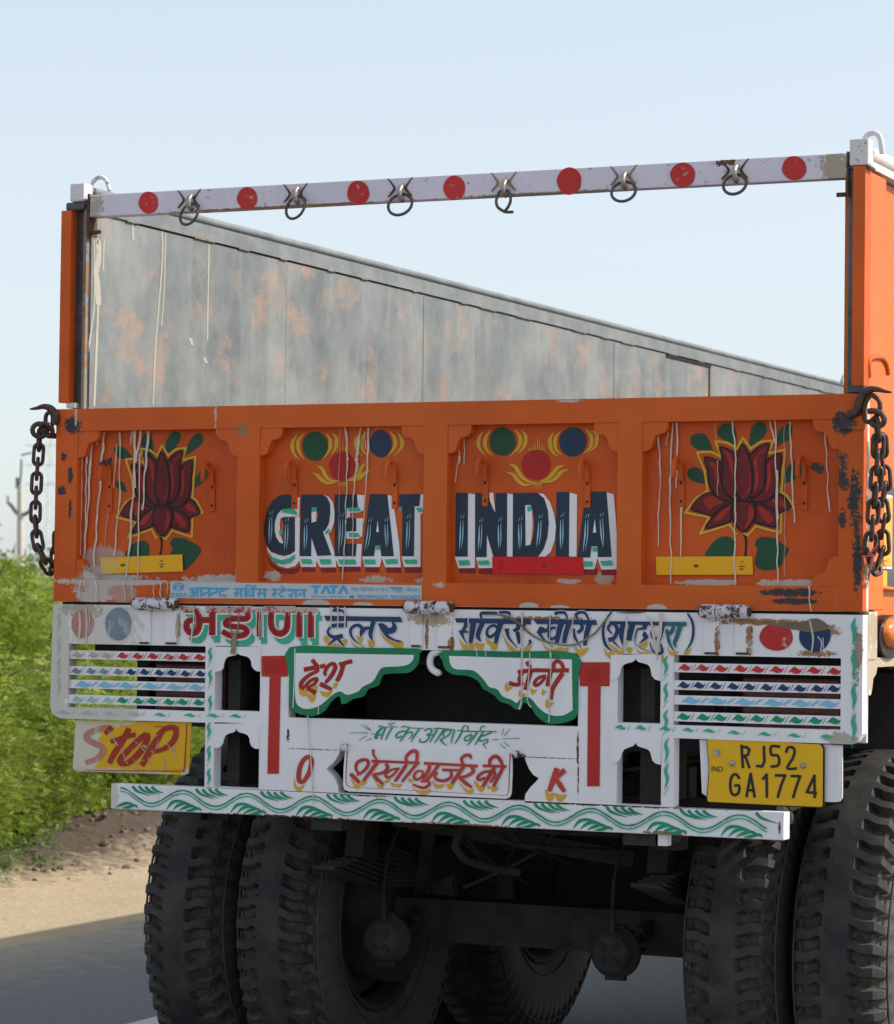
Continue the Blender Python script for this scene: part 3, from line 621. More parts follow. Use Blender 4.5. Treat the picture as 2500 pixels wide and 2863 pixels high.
# --- streaks of spilled cream paint
def drips(F, lst, lay=9, mat=M_drip, Y=PY, name='paint_drip', parent=None):
    for d_ in lst:
        p = Paint(Y)
        (x0, y0, x1, y1, w_) = d_[:5]; mt = d_[5] if len(d_) > 5 else mat
        n = max(4, int((y1 - y0) / 70)); pts = []; ws = []
        for i in range(n + 1):
            t = i / n
            pts.append((x0 + (x1 - x0) * t + (random.uniform(-5, 5) if 0 < i else 0), y0 + (y1 - y0) * t)); ws.append(w_ * .70 * random.uniform(.65, 1.15) * (1.25 if i == 0 else 1))
        ws[-1] *= .9
        p.stroke(F, pts, ws, mt, lay + random.uniform(0, .9), cap=True); part(p, name, parent or tailgate)
drips('A', [(555, 585, 538, 1285, 9), (578, 575, 572, 1270, 8), (600, 570, 583, 1280, 14), (640, 480, 630, 630, 30), (630, 600, 612, 1370, 15), (675, 470, 648, 700, 22), (655, 690, 615, 1300, 17), (755, 408, 735, 640, 24), (728, 740, 680, 1370, 17),
            (712, 430, 705, 490, 14), (866, 408, 868, 900, 13), (868, 880, 825, 1290, 12), (845, 500, 820, 800, 10), (972, 405, 975, 800, 26), (968, 760, 930, 1290, 20), (930, 1280, 908, 1445, 15), (1015, 405, 985, 620, 22), (1010, 560, 995, 1440, 14),
            (1070, 405, 1040, 790, 22), (1040, 780, 1032, 960, 17), (948, 405, 945, 495, 12), (785, 960, 755, 1250, 6, M_drippale)], name='paint_drip')
drips('B', [(1015, 268, 1035, 510, 22), (1030, 500, 1020, 1000, 13), (1018, 980, 998, 1440, 13), (1135, 268, 1115, 480, 16), (1120, 340, 1100, 520, 20), (1105, 510, 1075, 800, 15), (1078, 790, 1072, 1285, 11), (1195, 270, 1180, 640, 22), (1180, 630, 1160, 1000, 13), (975, 270, 962, 1230, 5, M_drippale), (1170, 300, 1170, 430, 10), (1115, 500, 1112, 600, 10)])
drips('C', [(238, 345, 243, 535, 13), (240, 480, 212, 685, 10), (280, 335, 280, 550, 10)])
drips('D', [(225, 385, 235, 660, 14), (235, 650, 220, 1140, 10), (320, 318, 300, 700, 16), (300, 690, 310, 1390, 13), (345, 320, 350, 560, 14), (350, 640, 345, 750, 12), (378, 885, 376, 1205, 15), (292, 320, 280, 465, 9), (718, 308, 742, 560, 15), (742, 550, 735, 820, 13), (737, 815, 732, 1395, 14),
            (970, 308, 1000, 450, 14), (1004, 305, 1008, 660, 15), (1015, 640, 1020, 950, 25), (1018, 940, 1022, 1395, 15), (1104, 310, 1130, 980, 14), (1335, 370, 1365, 905, 13), (620, 570, 622, 800, 8, M_drippale), (1066, 340, 1070, 1330, 6, M_drippale), (605, 310, 605, 440, 5, M_drippale)])
drips('D', [(1230, 1408, 1240, 1575, 12)], Y=0.0)
drips('A', [(585, 1465, 570, 1610, 9), (610, 1468, 625, 1540, 10), (690, 1470, 700, 1615, 16), (890, 1475, 905, 1610, 8), (950, 1480, 962, 1620, 10), (1105, 1485, 1112, 1590, 8), (1155, 1485, 1160, 1590, 12), (1210, 1485, 1205, 1560, 8)], Y=0.0)

# --- garage sticker on the lower rail
p = Paint(0.0); F = 'S'
p.poly(F, [(38, 15), (1655, 38), (1655, 130), (38, 120)], M_sticker, 1)
B_ = M_blueink
p.ell(F, 92, 46, 38, 26, B_, 2, 0)
for q in [[(84, 34), (90, 34), (90, 68), (80, 72)], [(95, 34), (101, 34), (105, 72), (95, 68)]]: p.poly(F, q, M_sticker, 3)
p.stroke(F, [(58, 40), (92, 30), (126, 40)], 4, M_sticker, 3)
def tata(x0, x1, y0, y1):
    u = (x1 - x0) / 225; h = y1 - y0
    X = lambda a: x0 + (a - 945) * u
    for o_ in (0, 113):
        t = h * .27; 
        p.poly(F, [(X(945 + o_), y0), (X(1005 + o_), y0), (X(1005 + o_), y0 + t), (X(985 + o_), y0 + t), (X(983 + o_), y1), (X(964 + o_), y1), (X(965 + o_), y0 + t), (X(945 + o_), y0 + t)], B_, 2)
        o2 = o_ * .98
        p.poly(F, [(X(1003 + o2), y1), (X(1030 + o2), y0), (X(1047 + o2), y0), (X(1074 + o2), y1), (X(1055 + o2), y1), (X(1039 + o2), y0 + h * .4), (X(1023 + o2), y1)], B_, 2)
tata(945, 1172, 38, 92); tata(45, 142, 88, 113)
def st(pts, w_=13, lay=2, mat=None, F_='S'): p.stroke(F_, pts, w_, mat or B_, lay)
st([(162, 66), (178, 58), (190, 66), (182, 80), (170, 82)]); st([(178, 83), (192, 92), (185, 107), (160, 104)]); st([(186, 86), (208, 84)], 10); st([(212, 54), (212, 112)], 14); st([(238, 54), (238, 112)], 14); st([(200, 56), (418, 60)], 11)
st([(288, 58), (288, 113)], 14); st([(284, 88), (262, 86), (254, 96), (264, 102)], 11); st([(340, 62), (336, 84), (312, 84), (304, 96), (314, 102)], 11)
st([(385, 62), (384, 72), (362, 74), (356, 92), (368, 106), (388, 100), (398, 112)], 11)
st([(444, 60), (665, 64)], 11); st([(462, 62), (470, 76), (458, 88), (448, 88)], 11); st([(452, 86), (470, 112)], 12); st([(462, 88), (490, 88)], 10); st([(494, 60), (494, 114)], 14)
st([(522, 62), (522, 114)], 14); st([(520, 60), (530, 40), (560, 42), (578, 58)], 9); st([(556, 84), (540, 78), (532, 92), (545, 104), (562, 98)], 11); st([(572, 62), (572, 115)], 14); st([(590, 42), (578, 40), (578, 56)], 8)
st([(608, 64), (616, 78), (606, 90), (596, 90)], 11); st([(600, 90), (618, 114)], 12); st([(612, 90), (640, 90)], 10); st([(646, 64), (646, 116)], 14)
st([(690, 64), (918, 68)], 11); st([(705, 66), (712, 80), (702, 92), (692, 92)], 11); st([(696, 92), (712, 114)], 12); st([(706, 92), (730, 92)], 10)
st([(768, 68), (768, 78), (748, 82), (742, 98), (754, 112), (774, 106)], 11); st([(770, 66), (764, 48), (750, 44)], 9)
st([(800, 76), (808, 70), (826, 78), (822, 94), (800, 100)], 11); st([(800, 98), (820, 116)], 12); st([(846, 68), (846, 117)], 14)
st([(900, 70), (900, 118)], 14); st([(896, 92), (874, 90), (866, 100), (876, 107)], 11)
stk = part(p, 'garage_sticker', tailgate)
def text_mesh(s, F, x0, y0, x1, y1, mat, Y, name, parent, bold=0.0):
    cu = bpy.data.curves.new(name, 'FONT'); cu.body = s; cu.size = 1; cu.offset = bold; cu.resolution_u = 3
    o = bpy.data.objects.new(name, cu); COL.objects.link(o)
    bpy.context.view_layer.update()
    dg = bpy.context.evaluated_depsgraph_get()
    me = bpy.data.meshes.new_from_object(o.evaluated_get(dg)); bpy.data.objects.remove(o)
    xs = [v.co.x for v in me.vertices]; ys = [v.co.y for v in me.vertices]
    a, b, c, e = min(xs), max(xs), min(ys), max(ys)
    for v in me.vertices:
        u = (v.co.x - a) / (b - a); t = (v.co.y - c) / (e - c)
        q = at(F, x0 + (x1 - x0) * u, y1 + (y0 - y1) * t + (0.012 * (x1 - x0)) * u, Y)
        v.co = (q.x, Y - .0028, q.z)
    me.materials.clear(); me.materials.append(mat)
    r = bpy.data.objects.new(name, me); COL.objects.link(r); r.parent = parent
    return r
text_mesh('M. 9829096037, 9829062477', 'S', 1192, 98, 1648, 126, B_, 0.0, 'sticker_print', tailgate, .012)
text_mesh('जयपुर दिल्ली हाईवे, एन. एच. 8,', 'S', 1198, 46, 1440, 80, B_, 0.0, 'sticker_print', tailgate)
text_mesh('शाहपुरा,', 'S', 1448, 48, 1535, 84, B_, 0.0, 'sticker_print', tailgate, .02)
text_mesh('जिला-जयपुर', 'S', 1550, 50, 1650, 84, B_, 0.0, 'sticker_print', tailgate)
text_mesh('ऑथोराइज्ड सर्विस स्टेशन', 'S', 945, 102, 1172, 120, B_, 0.0, 'sticker_print', tailgate)

# --- white rear frame
frame_out = [(-.708, 1.016), (.711, 1.016), (.711, 1.1995), (1.195, 1.198), (1.212, 1.205), (1.2245, 1.226), (1.2245, 1.532), (-1.2245, 1.532), (-1.229, 1.232), (-1.222, 1.215), (-1.205, 1.203), (-1.19, 1.1985), (-.708, 1.200)]
def zz(F, pts): return [(at(F, x, y).x, at(F, x, y).z) for x, y in pts]
hexo = zz('G', [(1125, 1082), (1118, 1130), (1090, 1180), (1060, 1210), (1035, 1232), (1065, 1262), (1090, 1295), (1108, 1340), (1112, 1386)]) + zz('H', [(668, 1356), (672, 1310), (700, 1270), (735, 1235), (752, 1214), (720, 1195), (695, 1160), (675, 1115), (664, 1072)])
holes = [rect(-1.1680, -.711, 1.232, 1.4175), rect(-.679, -.533, 1.236, 1.420), rect(-.679, -.533, 1.0185, 1.202), rect(.550, .672, 1.236, 1.420), rect(.550, .676, 1.0185, 1.201), rect(.708, 1.167, 1.234, 1.4195), rect(-.441, .437, 1.222, 1.4195), hexo]
mb = MB(); mb.plate(frame_out, 0, .042, M_white, holes)
frame = part(mb, 'rear_frame', bevel=.002)
mb = MB(); mb.box(-1.018, 1.0165, 0.0, .052, .9425, 1.0148, M_whitebar)
bar = part(mb, 'bumper_bar', bevel=.003)
# slats of the louvres with their leaf pattern
SL = [(1.3735, 1.3985), (1.327, 1.352), (1.288, 1.3125), (1.2435, 1.269)]
def leaf(p, x, z, w_, h_, mat, lay=1, flip=1):
    k = flip
    p.poly(None, [(x - w_, z - k * h_ * .75), (x - w_ * .55, z + k * h_ * .35), (x - w_ * .15, z + k * h_), (x + w_ * .3, z + k * h_ * .55), (x + w_ * .7, z + k * h_ * .15), (x + w_ * 1.05, z + k * h_ * .75),
                  (x + w_ * .75, z - k * h_ * .5), (x + w_ * .3, z - k * h_ * .95), (x - w_ * .2, z - k * h_ * .85), (x - w_ * .6, z - k * h_ * .45)], mat, lay, smooth=True, n=3)
for side, (x0, x1) in ((-1, (-1.1675, -.7115)), (1, (.7085, 1.1665))):
    for k, (z0, z1) in enumerate(SL):
        if side > 0: z0 += .0005; z1 += .0005
        mb = MB(); mb.box(x0, x1, .003, .012, z0, z1, M_white)
        sl = part(mb, 'slat', frame)
        p = Paint(.003); n = (9, 10, 6, 9)[k]; zc = (z0 + z1) / 2
        for i in range(n):
            x = x0 + (x1 - x0) * (i + .6) / n + random.uniform(-.003, .003)
            if side < 0 and x > -.97 and i < n * .3: pass
            fade = side < 0 and x < -1.0
            mat = ([M_dotred, M_blue, M_skyblue, M_patgreen] if not fade else [M_fadedpink, M_fadedblue, M_fadedgreen, M_fadedgreen])[k]
            if side < 0 and k == 2 and fade: mat = M_skyblue
            wl = (x1 - x0) / n * (.40 if k != 2 else .36)
            leaf(p, x, zc + random.uniform(-.001, .001), wl, .0092 if k != 2 else .0096, mat, 1, 1 if k != 2 else 1)
            xs = x + (x1 - x0) / n * .5
            if xs < x1 - .006:
                p.stroke(None, [(xs - .005, zc - .009), (xs + .005, zc + .009)], .0016 if not fade else .001, mat, 1, smooth=False)
                if k == 2: p.stroke(None, [(xs - .016, zc - .007), (xs, zc), (xs + .016, zc + .008)], [.001, .005, .001], mat, 1)
        part(p, 'slat_pattern', frame)
# arched brackets
def arch(F, pts, lbl=None):
    mb = MB(); mb.plate(zz(F, pts), -.004, -.0004, M_white); part(mb, 'arch_bracket', frame, label=lbl)
arch('E', [(1388, 436), (1736, 436), (1733, 628), (1705, 624), (1682, 606), (1668, 582), (1666, 552), (1655, 528), (1632, 512), (1602, 505), (1578, 500), (1563, 487), (1548, 500), (1520, 506), (1490, 512), (1468, 530), (1456, 560), (1452, 595), (1440, 615), (1420, 625), (1388, 630)])
arch('E', [(1380, 1030), (1727, 1025), (1722, 1224), (1690, 1220), (1665, 1200), (1655, 1170), (1652, 1140), (1638, 1118), (1612, 1105), (1575, 1096), (1560, 1085), (1552, 1065), (1542, 1085), (1525, 1098), (1490, 1106), (1466, 1122), (1453, 1148), (1448, 1178), (1436, 1200), (1415, 1213), (1380, 1220)])
arch('H', [(1180, 488), (1476, 480), (1470, 640), (1440, 632), (1422, 612), (1416, 585), (1412, 562), (1398, 545), (1372, 536), (1345, 530), (1332, 520), (1327, 506), (1320, 520), (1305, 530), (1275, 536), (1250, 548), (1238, 570), (1234, 600), (1222, 620), (1205, 632), (1180, 636)])
arch('H', [(1178, 965), (1476, 962), (1472, 1134), (1445, 1128), (1425, 1110), (1418, 1085), (1412, 1060), (1398, 1044), (1370, 1035), (1342, 1026), (1330, 1014), (1326, 1000), (1320, 1014), (1306, 1026), (1280, 1034), (1256, 1046), (1244, 1066), (1238, 1092), (1226, 1112), (1208, 1124), (1178, 1128)])
# map-shaped plates over the central opening
mb = MB()
mb.plate(zz('T5', catmull([(55, 42), (800, 50), (1650, 60), (1676, 130), (1668, 230), (1620, 310), (1540, 362), (1400, 370), (1255, 380), (1210, 415), (1165, 520), (1040, 570), (980, 660), (850, 690), (770, 745), (705, 750), (695, 690), (665, 655), (580, 720), (500, 830), (410, 888), (300, 905), (150, 868), (90, 818), (50, 750), (50, 400)], 3, True)), -.006, -.0005, M_mapgreen)
mapl = part(mb, 'map_plate', frame)
mb = MB()
mb.plate(zz('T6', catmull([(55, 88), (900, 98), (1718, 122), (1728, 500), (1728, 880), (1600, 978), (1440, 1004), (1340, 990), (1220, 900), (1150, 790), (1065, 738), (1010, 820), (950, 815), (880, 760), (760, 720), (700, 650), (600, 590), (550, 560), (480, 460), (350, 400), (180, 385), (80, 320), (48, 220)], 3, True)), -.006, -.0005, M_mapgreen)
mapr = part(mb, 'map_plate', frame)
MY = -.006
def word(F, Y, strokes, mat, name, parent, yellow=(), polys=(), out=None, lay=3, outw=8, d=(0, 0)):
    p = Paint(Y)
    for q in yellow: p.poly(F, q, M_yellow, lay - 2, smooth=True, n=4)
    for pts, w_ in strokes:
        if out: p.stroke(F, pts, w_, out, lay - 1, grow=outw, d=d)
    for pts, w_ in strokes: p.stroke(F, pts, w_, mat, lay)
    for q in polys:
        u = [a for i, a in enumerate(q) if i == 0 or a != q[i - 1]]; p.poly(F, u, mat, lay + .3, smooth=len(u) == len(q), n=4)
    return part(p, name, parent)
p = Paint(MY)
p.poly('T5', [(120, 116), (1602, 140)] + catmull([(1602, 140), (1592, 200), (1530, 260), (1400, 285), (1230, 292), (1170, 335), (1090, 470), (960, 540), (900, 600), (765, 640), (700, 602), (640, 605), (560, 660), (430, 770), (300, 815), (200, 805), (130, 740), (112, 600)], 3)[1:], M_pwhite, 0)
p.stroke('T5', [(115, 60), (112, 110), (108, 400), (90, 800)], 12, M_pwhite, 1); p.stroke('T5', [(410, 770), (408, 885)], 16, M_drip, 1)
part(p, 'painted_field', mapl)
p = Paint(MY)
p.poly('T6', [(115, 152), (1655, 196), (1665, 830)] + catmull([(1665, 830), (1560, 893), (1440, 902), (1330, 870), (1230, 790), (1160, 700), (1080, 660), (1010, 690), (965, 742), (900, 700), (790, 660), (720, 570), (620, 540), (560, 460), (450, 350), (350, 325), (210, 320), (140, 270), (115, 152)], 3)[1:-1], M_pwhite, 0)
p.stroke('T6', [(1035, 100), (1030, 400), (1030, 700), (1000, 820)], [22, 18, 20, 34], M_drip, 5); p.stroke('T6', [(1135, 110), (1125, 350), (1105, 690), (1150, 795)], [16, 14, 14, 18], M_drip, 5); p.stroke('T6', [(1400, 110), (1395, 400), (1375, 980)], [16, 12, 18], M_drip, 5)
part(p, 'painted_field', mapr)
word('T5', MY, [([(330, 200), (390, 275)], 48), ([(228, 325), (420, 285)], [55, 50]), ([(432, 290), (497, 270)], 48), ([(388, 285), (392, 352)], 55), ([(395, 345), (290, 395), (205, 475), (192, 535), (235, 565)], [35, 42, 50, 48, 40]),
                ([(240, 540), (300, 470), (370, 435), (392, 450), (360, 500), (285, 548)], [38, 36, 34, 36, 34, 30]), ([(262, 555), (378, 618)], [40, 58]), ([(500, 400), (490, 355), (530, 280), (590, 250), (622, 290), (590, 370), (540, 440), (495, 490)], [30, 38, 42, 45, 48, 48, 45, 30]),
                ([(430, 500), (495, 535), (578, 572)], [55, 52, 40]), ([(670, 262), (832, 215)], 48), ([(722, 262), (690, 370), (640, 470)], [50, 52, 46])], M_red, 'painted_word', mapl,
     [[(160, 545), (200, 585), (250, 580), (300, 630), (380, 645), (350, 725), (310, 732), (260, 660), (210, 660), (170, 620)], [(330, 560), (400, 520), (382, 600)], [(425, 590), (500, 605), (580, 592), (545, 660), (500, 668), (450, 640)], [(595, 500), (655, 490), (632, 552), (600, 556)]], (), M_maroon, outw=9)
word('T6', MY, [([(1090, 225), (1140, 300)], [48, 40]), ([(980, 352), (1180, 332), (1400, 335), (1620, 332)], [50, 48, 46, 52]), ([(1042, 350), (1002, 430), (1010, 490)], [48, 44, 44]), ([(870, 490), (960, 512), (1050, 492)], [52, 46, 40]), ([(1142, 350), (1105, 470), (1072, 575)], [52, 52, 44]),
                ([(1335, 400), (1245, 425), (1192, 480), (1200, 522), (1260, 495), (1325, 420)], [34, 36, 40, 38, 34, 30]), ([(1392, 350), (1370, 440), (1350, 530)], [52, 54, 48]), ([(1545, 365), (1470, 470), (1415, 570), (1395, 700)], [58, 56, 50, 46]), ([(1440, 330), (1430, 260), (1470, 215), (1525, 245), (1555, 320)], [38, 42, 44, 44, 36])], M_red, 'painted_word', mapr,
     [[(840, 480), (815, 540), (840, 600), (920, 540), (860, 530)], [(1000, 580), (988, 640), (1020, 675), (1090, 630), (1030, 622)], [(1140, 552), (1148, 625), (1170, 640), (1225, 580), (1175, 575)], [(1285, 560), (1278, 630), (1300, 645), (1345, 590), (1310, 585)], [(1335, 690), (1326, 780), (1360, 808), (1440, 735), (1385, 732)]], (), M_maroon, outw=8)
# big red and green name over the frame
S1 = [([(65, 65), (190, 65)], [80, 78]), ([(225, 50), (255, 130), (266, 250), (225, 345), (150, 350), (108, 290), (122, 215), (195, 190)], [70, 80, 84, 84, 84, 84, 80, 70]), ([(285, 195), (395, 195)], 78), ([(430, 100), (428, 386)], 82),
      ([(345, 66), (925, 66)], 82), ([(875, 100), (860, 175), (700, 178), (612, 205), (605, 255), (700, 278), (810, 285), (862, 330), (830, 378), (740, 395), (640, 385), (555, 335)], [74, 76, 78, 78, 76, 74, 76, 80, 78, 76, 76, 70]), ([(960, 75), (1062, 75)], 60), ([(1015, 90), (1018, 402)], [70, 74]),
      ([(1062, 66), (1460, 66)], 78), ([(1165, 95), (1166, 250), (1200, 330), (1270, 366), (1340, 335), (1368, 260), (1370, 95)], [78, 80, 82, 84, 82, 80, 78]), ([(1480, 75), (1745, 80)], 62), ([(1520, 90), (1518, 412)], 80), ([(1662, 90), (1662, 416)], 82)]
p = Paint(0.0)
for dd in ((26, 45), (52, 92)):
    for i, (pts, w_) in enumerate(S1): p.stroke('T1', pts, w_, M_teal, 1, d=dd)
for pts, w_ in S1: p.stroke('T1', pts, w_, M_pwhite, 3, grow=26, d=(6, 8))
for pts, w_ in S1: p.stroke('T1', pts, w_, M_dashred, 5)
for i, (pts, w_) in enumerate(S1):
    if i in (1, 2, 3, 5, 7, 9, 11, 12): p.stroke('T1', pts, [ (x if not isinstance(w_, int) else x) * .45 for x in (w_ if isinstance(w_, list) else [w_])], M_maroon, 6, d=(-3, 0))
part(p, 'painted_name', frame)
word('T2', 0.0, [([(360, 75), (390, 150), (402, 280)], [16, 26, 28]), ([(375, 262), (300, 262), (235, 268), (190, 300), (172, 345), (195, 385), (260, 412), (360, 392)], [55, 55, 45, 30, 32, 42, 52, 60]), ([(300, 410), (180, 503)], [40, 26]), ([(288, 415), (330, 470), (372, 517)], [30, 34, 20]),
                 ([(605, 300), (560, 262), (500, 270), (458, 320), (468, 395), (530, 470), (612, 516)], [50, 44, 40, 38, 30, 18, 6]), ([(582, 408), (600, 340), (650, 298), (705, 296)], [10, 60, 45, 36]), ([(748, 200), (720, 300), (706, 380), (735, 465)], [58, 58, 52, 6])], M_blue, 'painted_word', frame,
     [[(120, 400), (148, 395), (185, 440), (215, 455), (170, 490), (125, 460)], [(145, 510), (200, 515), (270, 490), (240, 550), (185, 575), (145, 550)], [(290, 490), (330, 515), (372, 520), (340, 570), (300, 580), (275, 540)], [(330, 460), (405, 435), (400, 490), (380, 512)], [(445, 440), (490, 492), (560, 535), (625, 525), (620, 575), (570, 578), (500, 530)], [(530, 385), (580, 420), (612, 410), (590, 480), (560, 475)],
      [(665, 430), (695, 460), (755, 460), (735, 530), (690, 535)], [(800, 300), (850, 380), (930, 440), (1020, 475), (1105, 465), (1100, 540), (1040, 545), (950, 500), (860, 420)]],
     [[(125, 140), (125, 140), (600, 150), (1080, 155), (1108, 222), (1108, 222), (600, 208), (150, 205)], [(232, 88), (240, 60), (265, 45), (345, 62), (368, 90), (300, 92)], [(805, 250), (850, 235), (900, 260), (940, 295), (978, 270), (975, 218), (1010, 235), (1035, 280), (1025, 330), (985, 362), (920, 375), (1000, 430), (1092, 458), (1080, 472), (1030, 465), (920, 420), (850, 340)]], M_pwhite, lay=4, outw=16)
word('T3', 0.0, [([(205, 225), (195, 270), (165, 318)], [55, 52, 40]), ([(135, 320), (170, 420), (216, 492)], [60, 24, 6]), ([(150, 335), (240, 345)], 34), ([(295, 215), (278, 350), (258, 482)], [78, 66, 48]), ([(415, 215), (368, 320), (350, 400), (388, 466)], [66, 62, 58, 10]),
                 ([(590, 285), (540, 262), (478, 300), (462, 370), (500, 408), (555, 375), (590, 330)], [42, 38, 36, 40, 42, 38, 30]), ([(640, 220), (600, 350), (572, 488)], [78, 66, 46]), ([(398, 200), (388, 120), (430, 105), (520, 108), (590, 104)], [20, 40, 40, 42, 30]), ([(615, 100), (700, 98), (742, 110), (752, 145)], [36, 38, 36, 14]),
                 ([(855, 235), (850, 300), (790, 330)], [60, 56, 40]), ([(708, 300), (740, 420), (848, 548)], [62, 34, 8]), ([(840, 340), (855, 400), (865, 492)], [50, 56, 30]), ([(942, 200), (910, 330)], [60, 20]), ([(985, 448), (1008, 470), (962, 526)], [30, 34, 4]),
                 ([(1240, 245), (1235, 300), (1190, 340)], [40, 46, 40]), ([(1110, 300), (1150, 320), (1200, 330)], [60, 80, 50]), ([(1105, 330), (1170, 430), (1295, 542)], [60, 24, 5]), ([(1325, 300), (1290, 290), (1245, 330), (1240, 400), (1280, 435), (1325, 400)], [34, 36, 40, 42, 38, 34]), ([(1395, 230), (1360, 360), (1338, 482)], [82, 72, 54]),
                 ([(1490, 235), (1450, 360), (1428, 484)], [72, 68, 56]), ([(1308, 120), (1370, 100), (1440, 110), (1475, 190)], [44, 42, 36, 16]), ([(1640, 240), (1655, 300), (1600, 355)], [40, 50, 44]), ([(1545, 300), (1560, 400), (1650, 560)], [46, 40, 5]), ([(1750, 235), (1710, 370), (1688, 515)], [72, 66, 46]), ([(1612, 205), (1578, 130), (1640, 98), (1700, 118), (1742, 215)], [24, 40, 40, 36, 24])], M_blue, 'painted_word', frame,
     [[(90, 350), (120, 440), (180, 502), (230, 510), (215, 575), (175, 570), (130, 500)], [(240, 490), (305, 500), (290, 560), (255, 575)], [(320, 470), (370, 492), (425, 490), (400, 560), (360, 570), (325, 540)], [(440, 410), (480, 450), (540, 472), (595, 510), (570, 560), (530, 570), (500, 520), (455, 480)], [(650, 360), (720, 480), (800, 550), (860, 580), (905, 500), (880, 600), (840, 635), (790, 610), (710, 520)], [(935, 540), (1022, 490), (1000, 560), (975, 600), (940, 585)], [(1145, 480), (1210, 540), (1290, 562), (1390, 530), (1370, 590), (1290, 600), (1200, 560)], [(1400, 540), (1440, 552), (1480, 540), (1455, 610), (1415, 595)], [(1555, 520), (1620, 572), (1730, 540), (1700, 600), (1640, 650), (1590, 620)]],
     [[(62, 172), (62, 172), (500, 176), (1000, 180), (1018, 250), (1018, 250), (500, 238), (80, 225)], [(1045, 185), (1045, 185), (1450, 190), (1830, 198), (1843, 258), (1843, 258), (1450, 248), (1085, 245)]], M_pwhite, lay=4, outw=14)
M_tealblue = paint('teal_blue_enamel', (.03, .13, .17), .36, .15, grime=.1)
word('T4', 0.0, [([(500, 92), (430, 190), (396, 310), (402, 430), (440, 525), (518, 592)], [26, 22, 34, 38, 34, 6]), ([(495, 232), (460, 285), (465, 320), (505, 368)], [40, 36, 30, 18]), ([(480, 230), (550, 262), (572, 330), (530, 420), (460, 445)], [24, 46, 52, 50, 60]), ([(520, 460), (612, 558)], [30, 6]), ([(645, 235), (622, 380), (640, 512)], [62, 60, 10]), ([(762, 245), (735, 350), (718, 452)], [76, 74, 64]),
                 ([(930, 230), (905, 310)], [62, 56]), ([(905, 305), (830, 310), (800, 400), (790, 470)], [40, 26, 18, 10]), ([(930, 350), (905, 385), (935, 410), (850, 486)], [48, 44, 50, 10]), ([(785, 480), (880, 552), (985, 586)], [8, 12, 5]), ([(1000, 320), (1005, 390), (1050, 435), (1100, 400)], [24, 34, 40, 30]), ([(1145, 255), (1115, 380), (1085, 480)], [54, 52, 30]), ([(980, 468), (1010, 570), (1080, 618), (1135, 590), (1115, 490)], [10, 22, 34, 40, 16]), ([(1450, 112), (1508, 210), (1525, 330), (1500, 470), (1410, 612)], [22, 32, 34, 30, 6])], M_blue, 'painted_word', frame,
     [[(400, 540), (440, 602), (525, 592), (510, 670), (470, 675), (420, 620)], [(450, 495), (530, 530), (610, 590), (640, 510), (652, 590), (600, 655), (560, 620), (520, 560)], [(690, 540), (757, 545), (735, 610), (700, 605)], [(780, 510), (850, 592), (1000, 600), (998, 690), (930, 670), (830, 600)], [(845, 500), (945, 460), (930, 535), (880, 530)], [(1015, 620), (1060, 662), (1140, 630), (1135, 720), (1080, 700)], [(1190, 520), (1240, 592), (1340, 590), (1310, 620), (1250, 640), (1215, 600)], [(1400, 620), (1492, 550), (1460, 625)]],
     [[(470, 208), (470, 208), (900, 214), (1180, 217), (1180, 266), (900, 258), (490, 245)]], M_pwhite, lay=4, outw=12)
word('T4', 0.0, [([(1170, 243), (1440, 245)], 54), ([(1275, 265), (1260, 330), (1215, 380)], [40, 50, 40]), ([(1190, 310), (1225, 480), (1295, 602)], [40, 34, 6]), ([(1362, 262), (1320, 400), (1290, 480), (1312, 548)], [58, 54, 44, 6])], M_tealblue, 'painted_word', frame, lay=5)
# ropes of dried mud over the writing
def ms(*a_, **k_):
    p = Paint(0.0); p.k = int(random.random() * 38); p.stroke(*a_, **k_); part(p, 'mud_streak', frame)
ms('T3', [(430, 130), (600, 128), (760, 170), (900, 260), (1000, 360), (1160, 450), (1400, 505), (1560, 505), (1700, 440), (1830, 350), (1950, 200), (2010, 130)], [8, 18, 34, 26, 30, 26, 24, 26, 22, 28, 24, 8], M_rope, 9)
ms('T4', [(700, 150), (690, 300), (670, 480), (660, 600)], [20, 26, 34, 10], M_drip, 9); ms('T4', [(945, 150), (1000, 200), (1020, 350), (1050, 480), (1070, 620)], [20, 24, 26, 30, 22], M_drip, 9); ms('T4', [(1125, 110), (1115, 350), (1085, 480), (1075, 700)], [44, 40, 40, 12], M_drip, 9.5)
ms('T4', [(570, 102), (750, 104), (930, 102)], [6, 18, 6], M_rusty, 9)
for x, w_ in ((215, 18), (300, 18), (390, 20)): ms('T2', [(x, 30), (x + 4, 160), (x, 290)], [w_, w_ * .8, w_], M_drip, 8)
ms('T1', [(195, 45), (200, 200), (178, 360), (170, 490)], [18, 16, 20, 16], M_drip, 8); ms('T1', [(650, 60), (660, 250), (680, 400)], [8, 10, 14], M_rope, 8); ms('T1', [(750, 60), (765, 200), (730, 400)], [12, 16, 26], M_rope, 8)
for x in (985, 1020, 1045): ms('T1', [(x, 40), (x + 6, 150), (x - 2, 260), (x + 4, 400)], [14, 8, 12, 6], M_drip, 8)
ms('T1', [(715, 370), (705, 450), (700, 560), (690, 620)], [34, 70, 62, 70], M_rope, 9)
ms('G', [(925, 900), (935, 1050), (950, 1240), (960, 1450)], [7, 5, 8, 6], M_drip, 7)
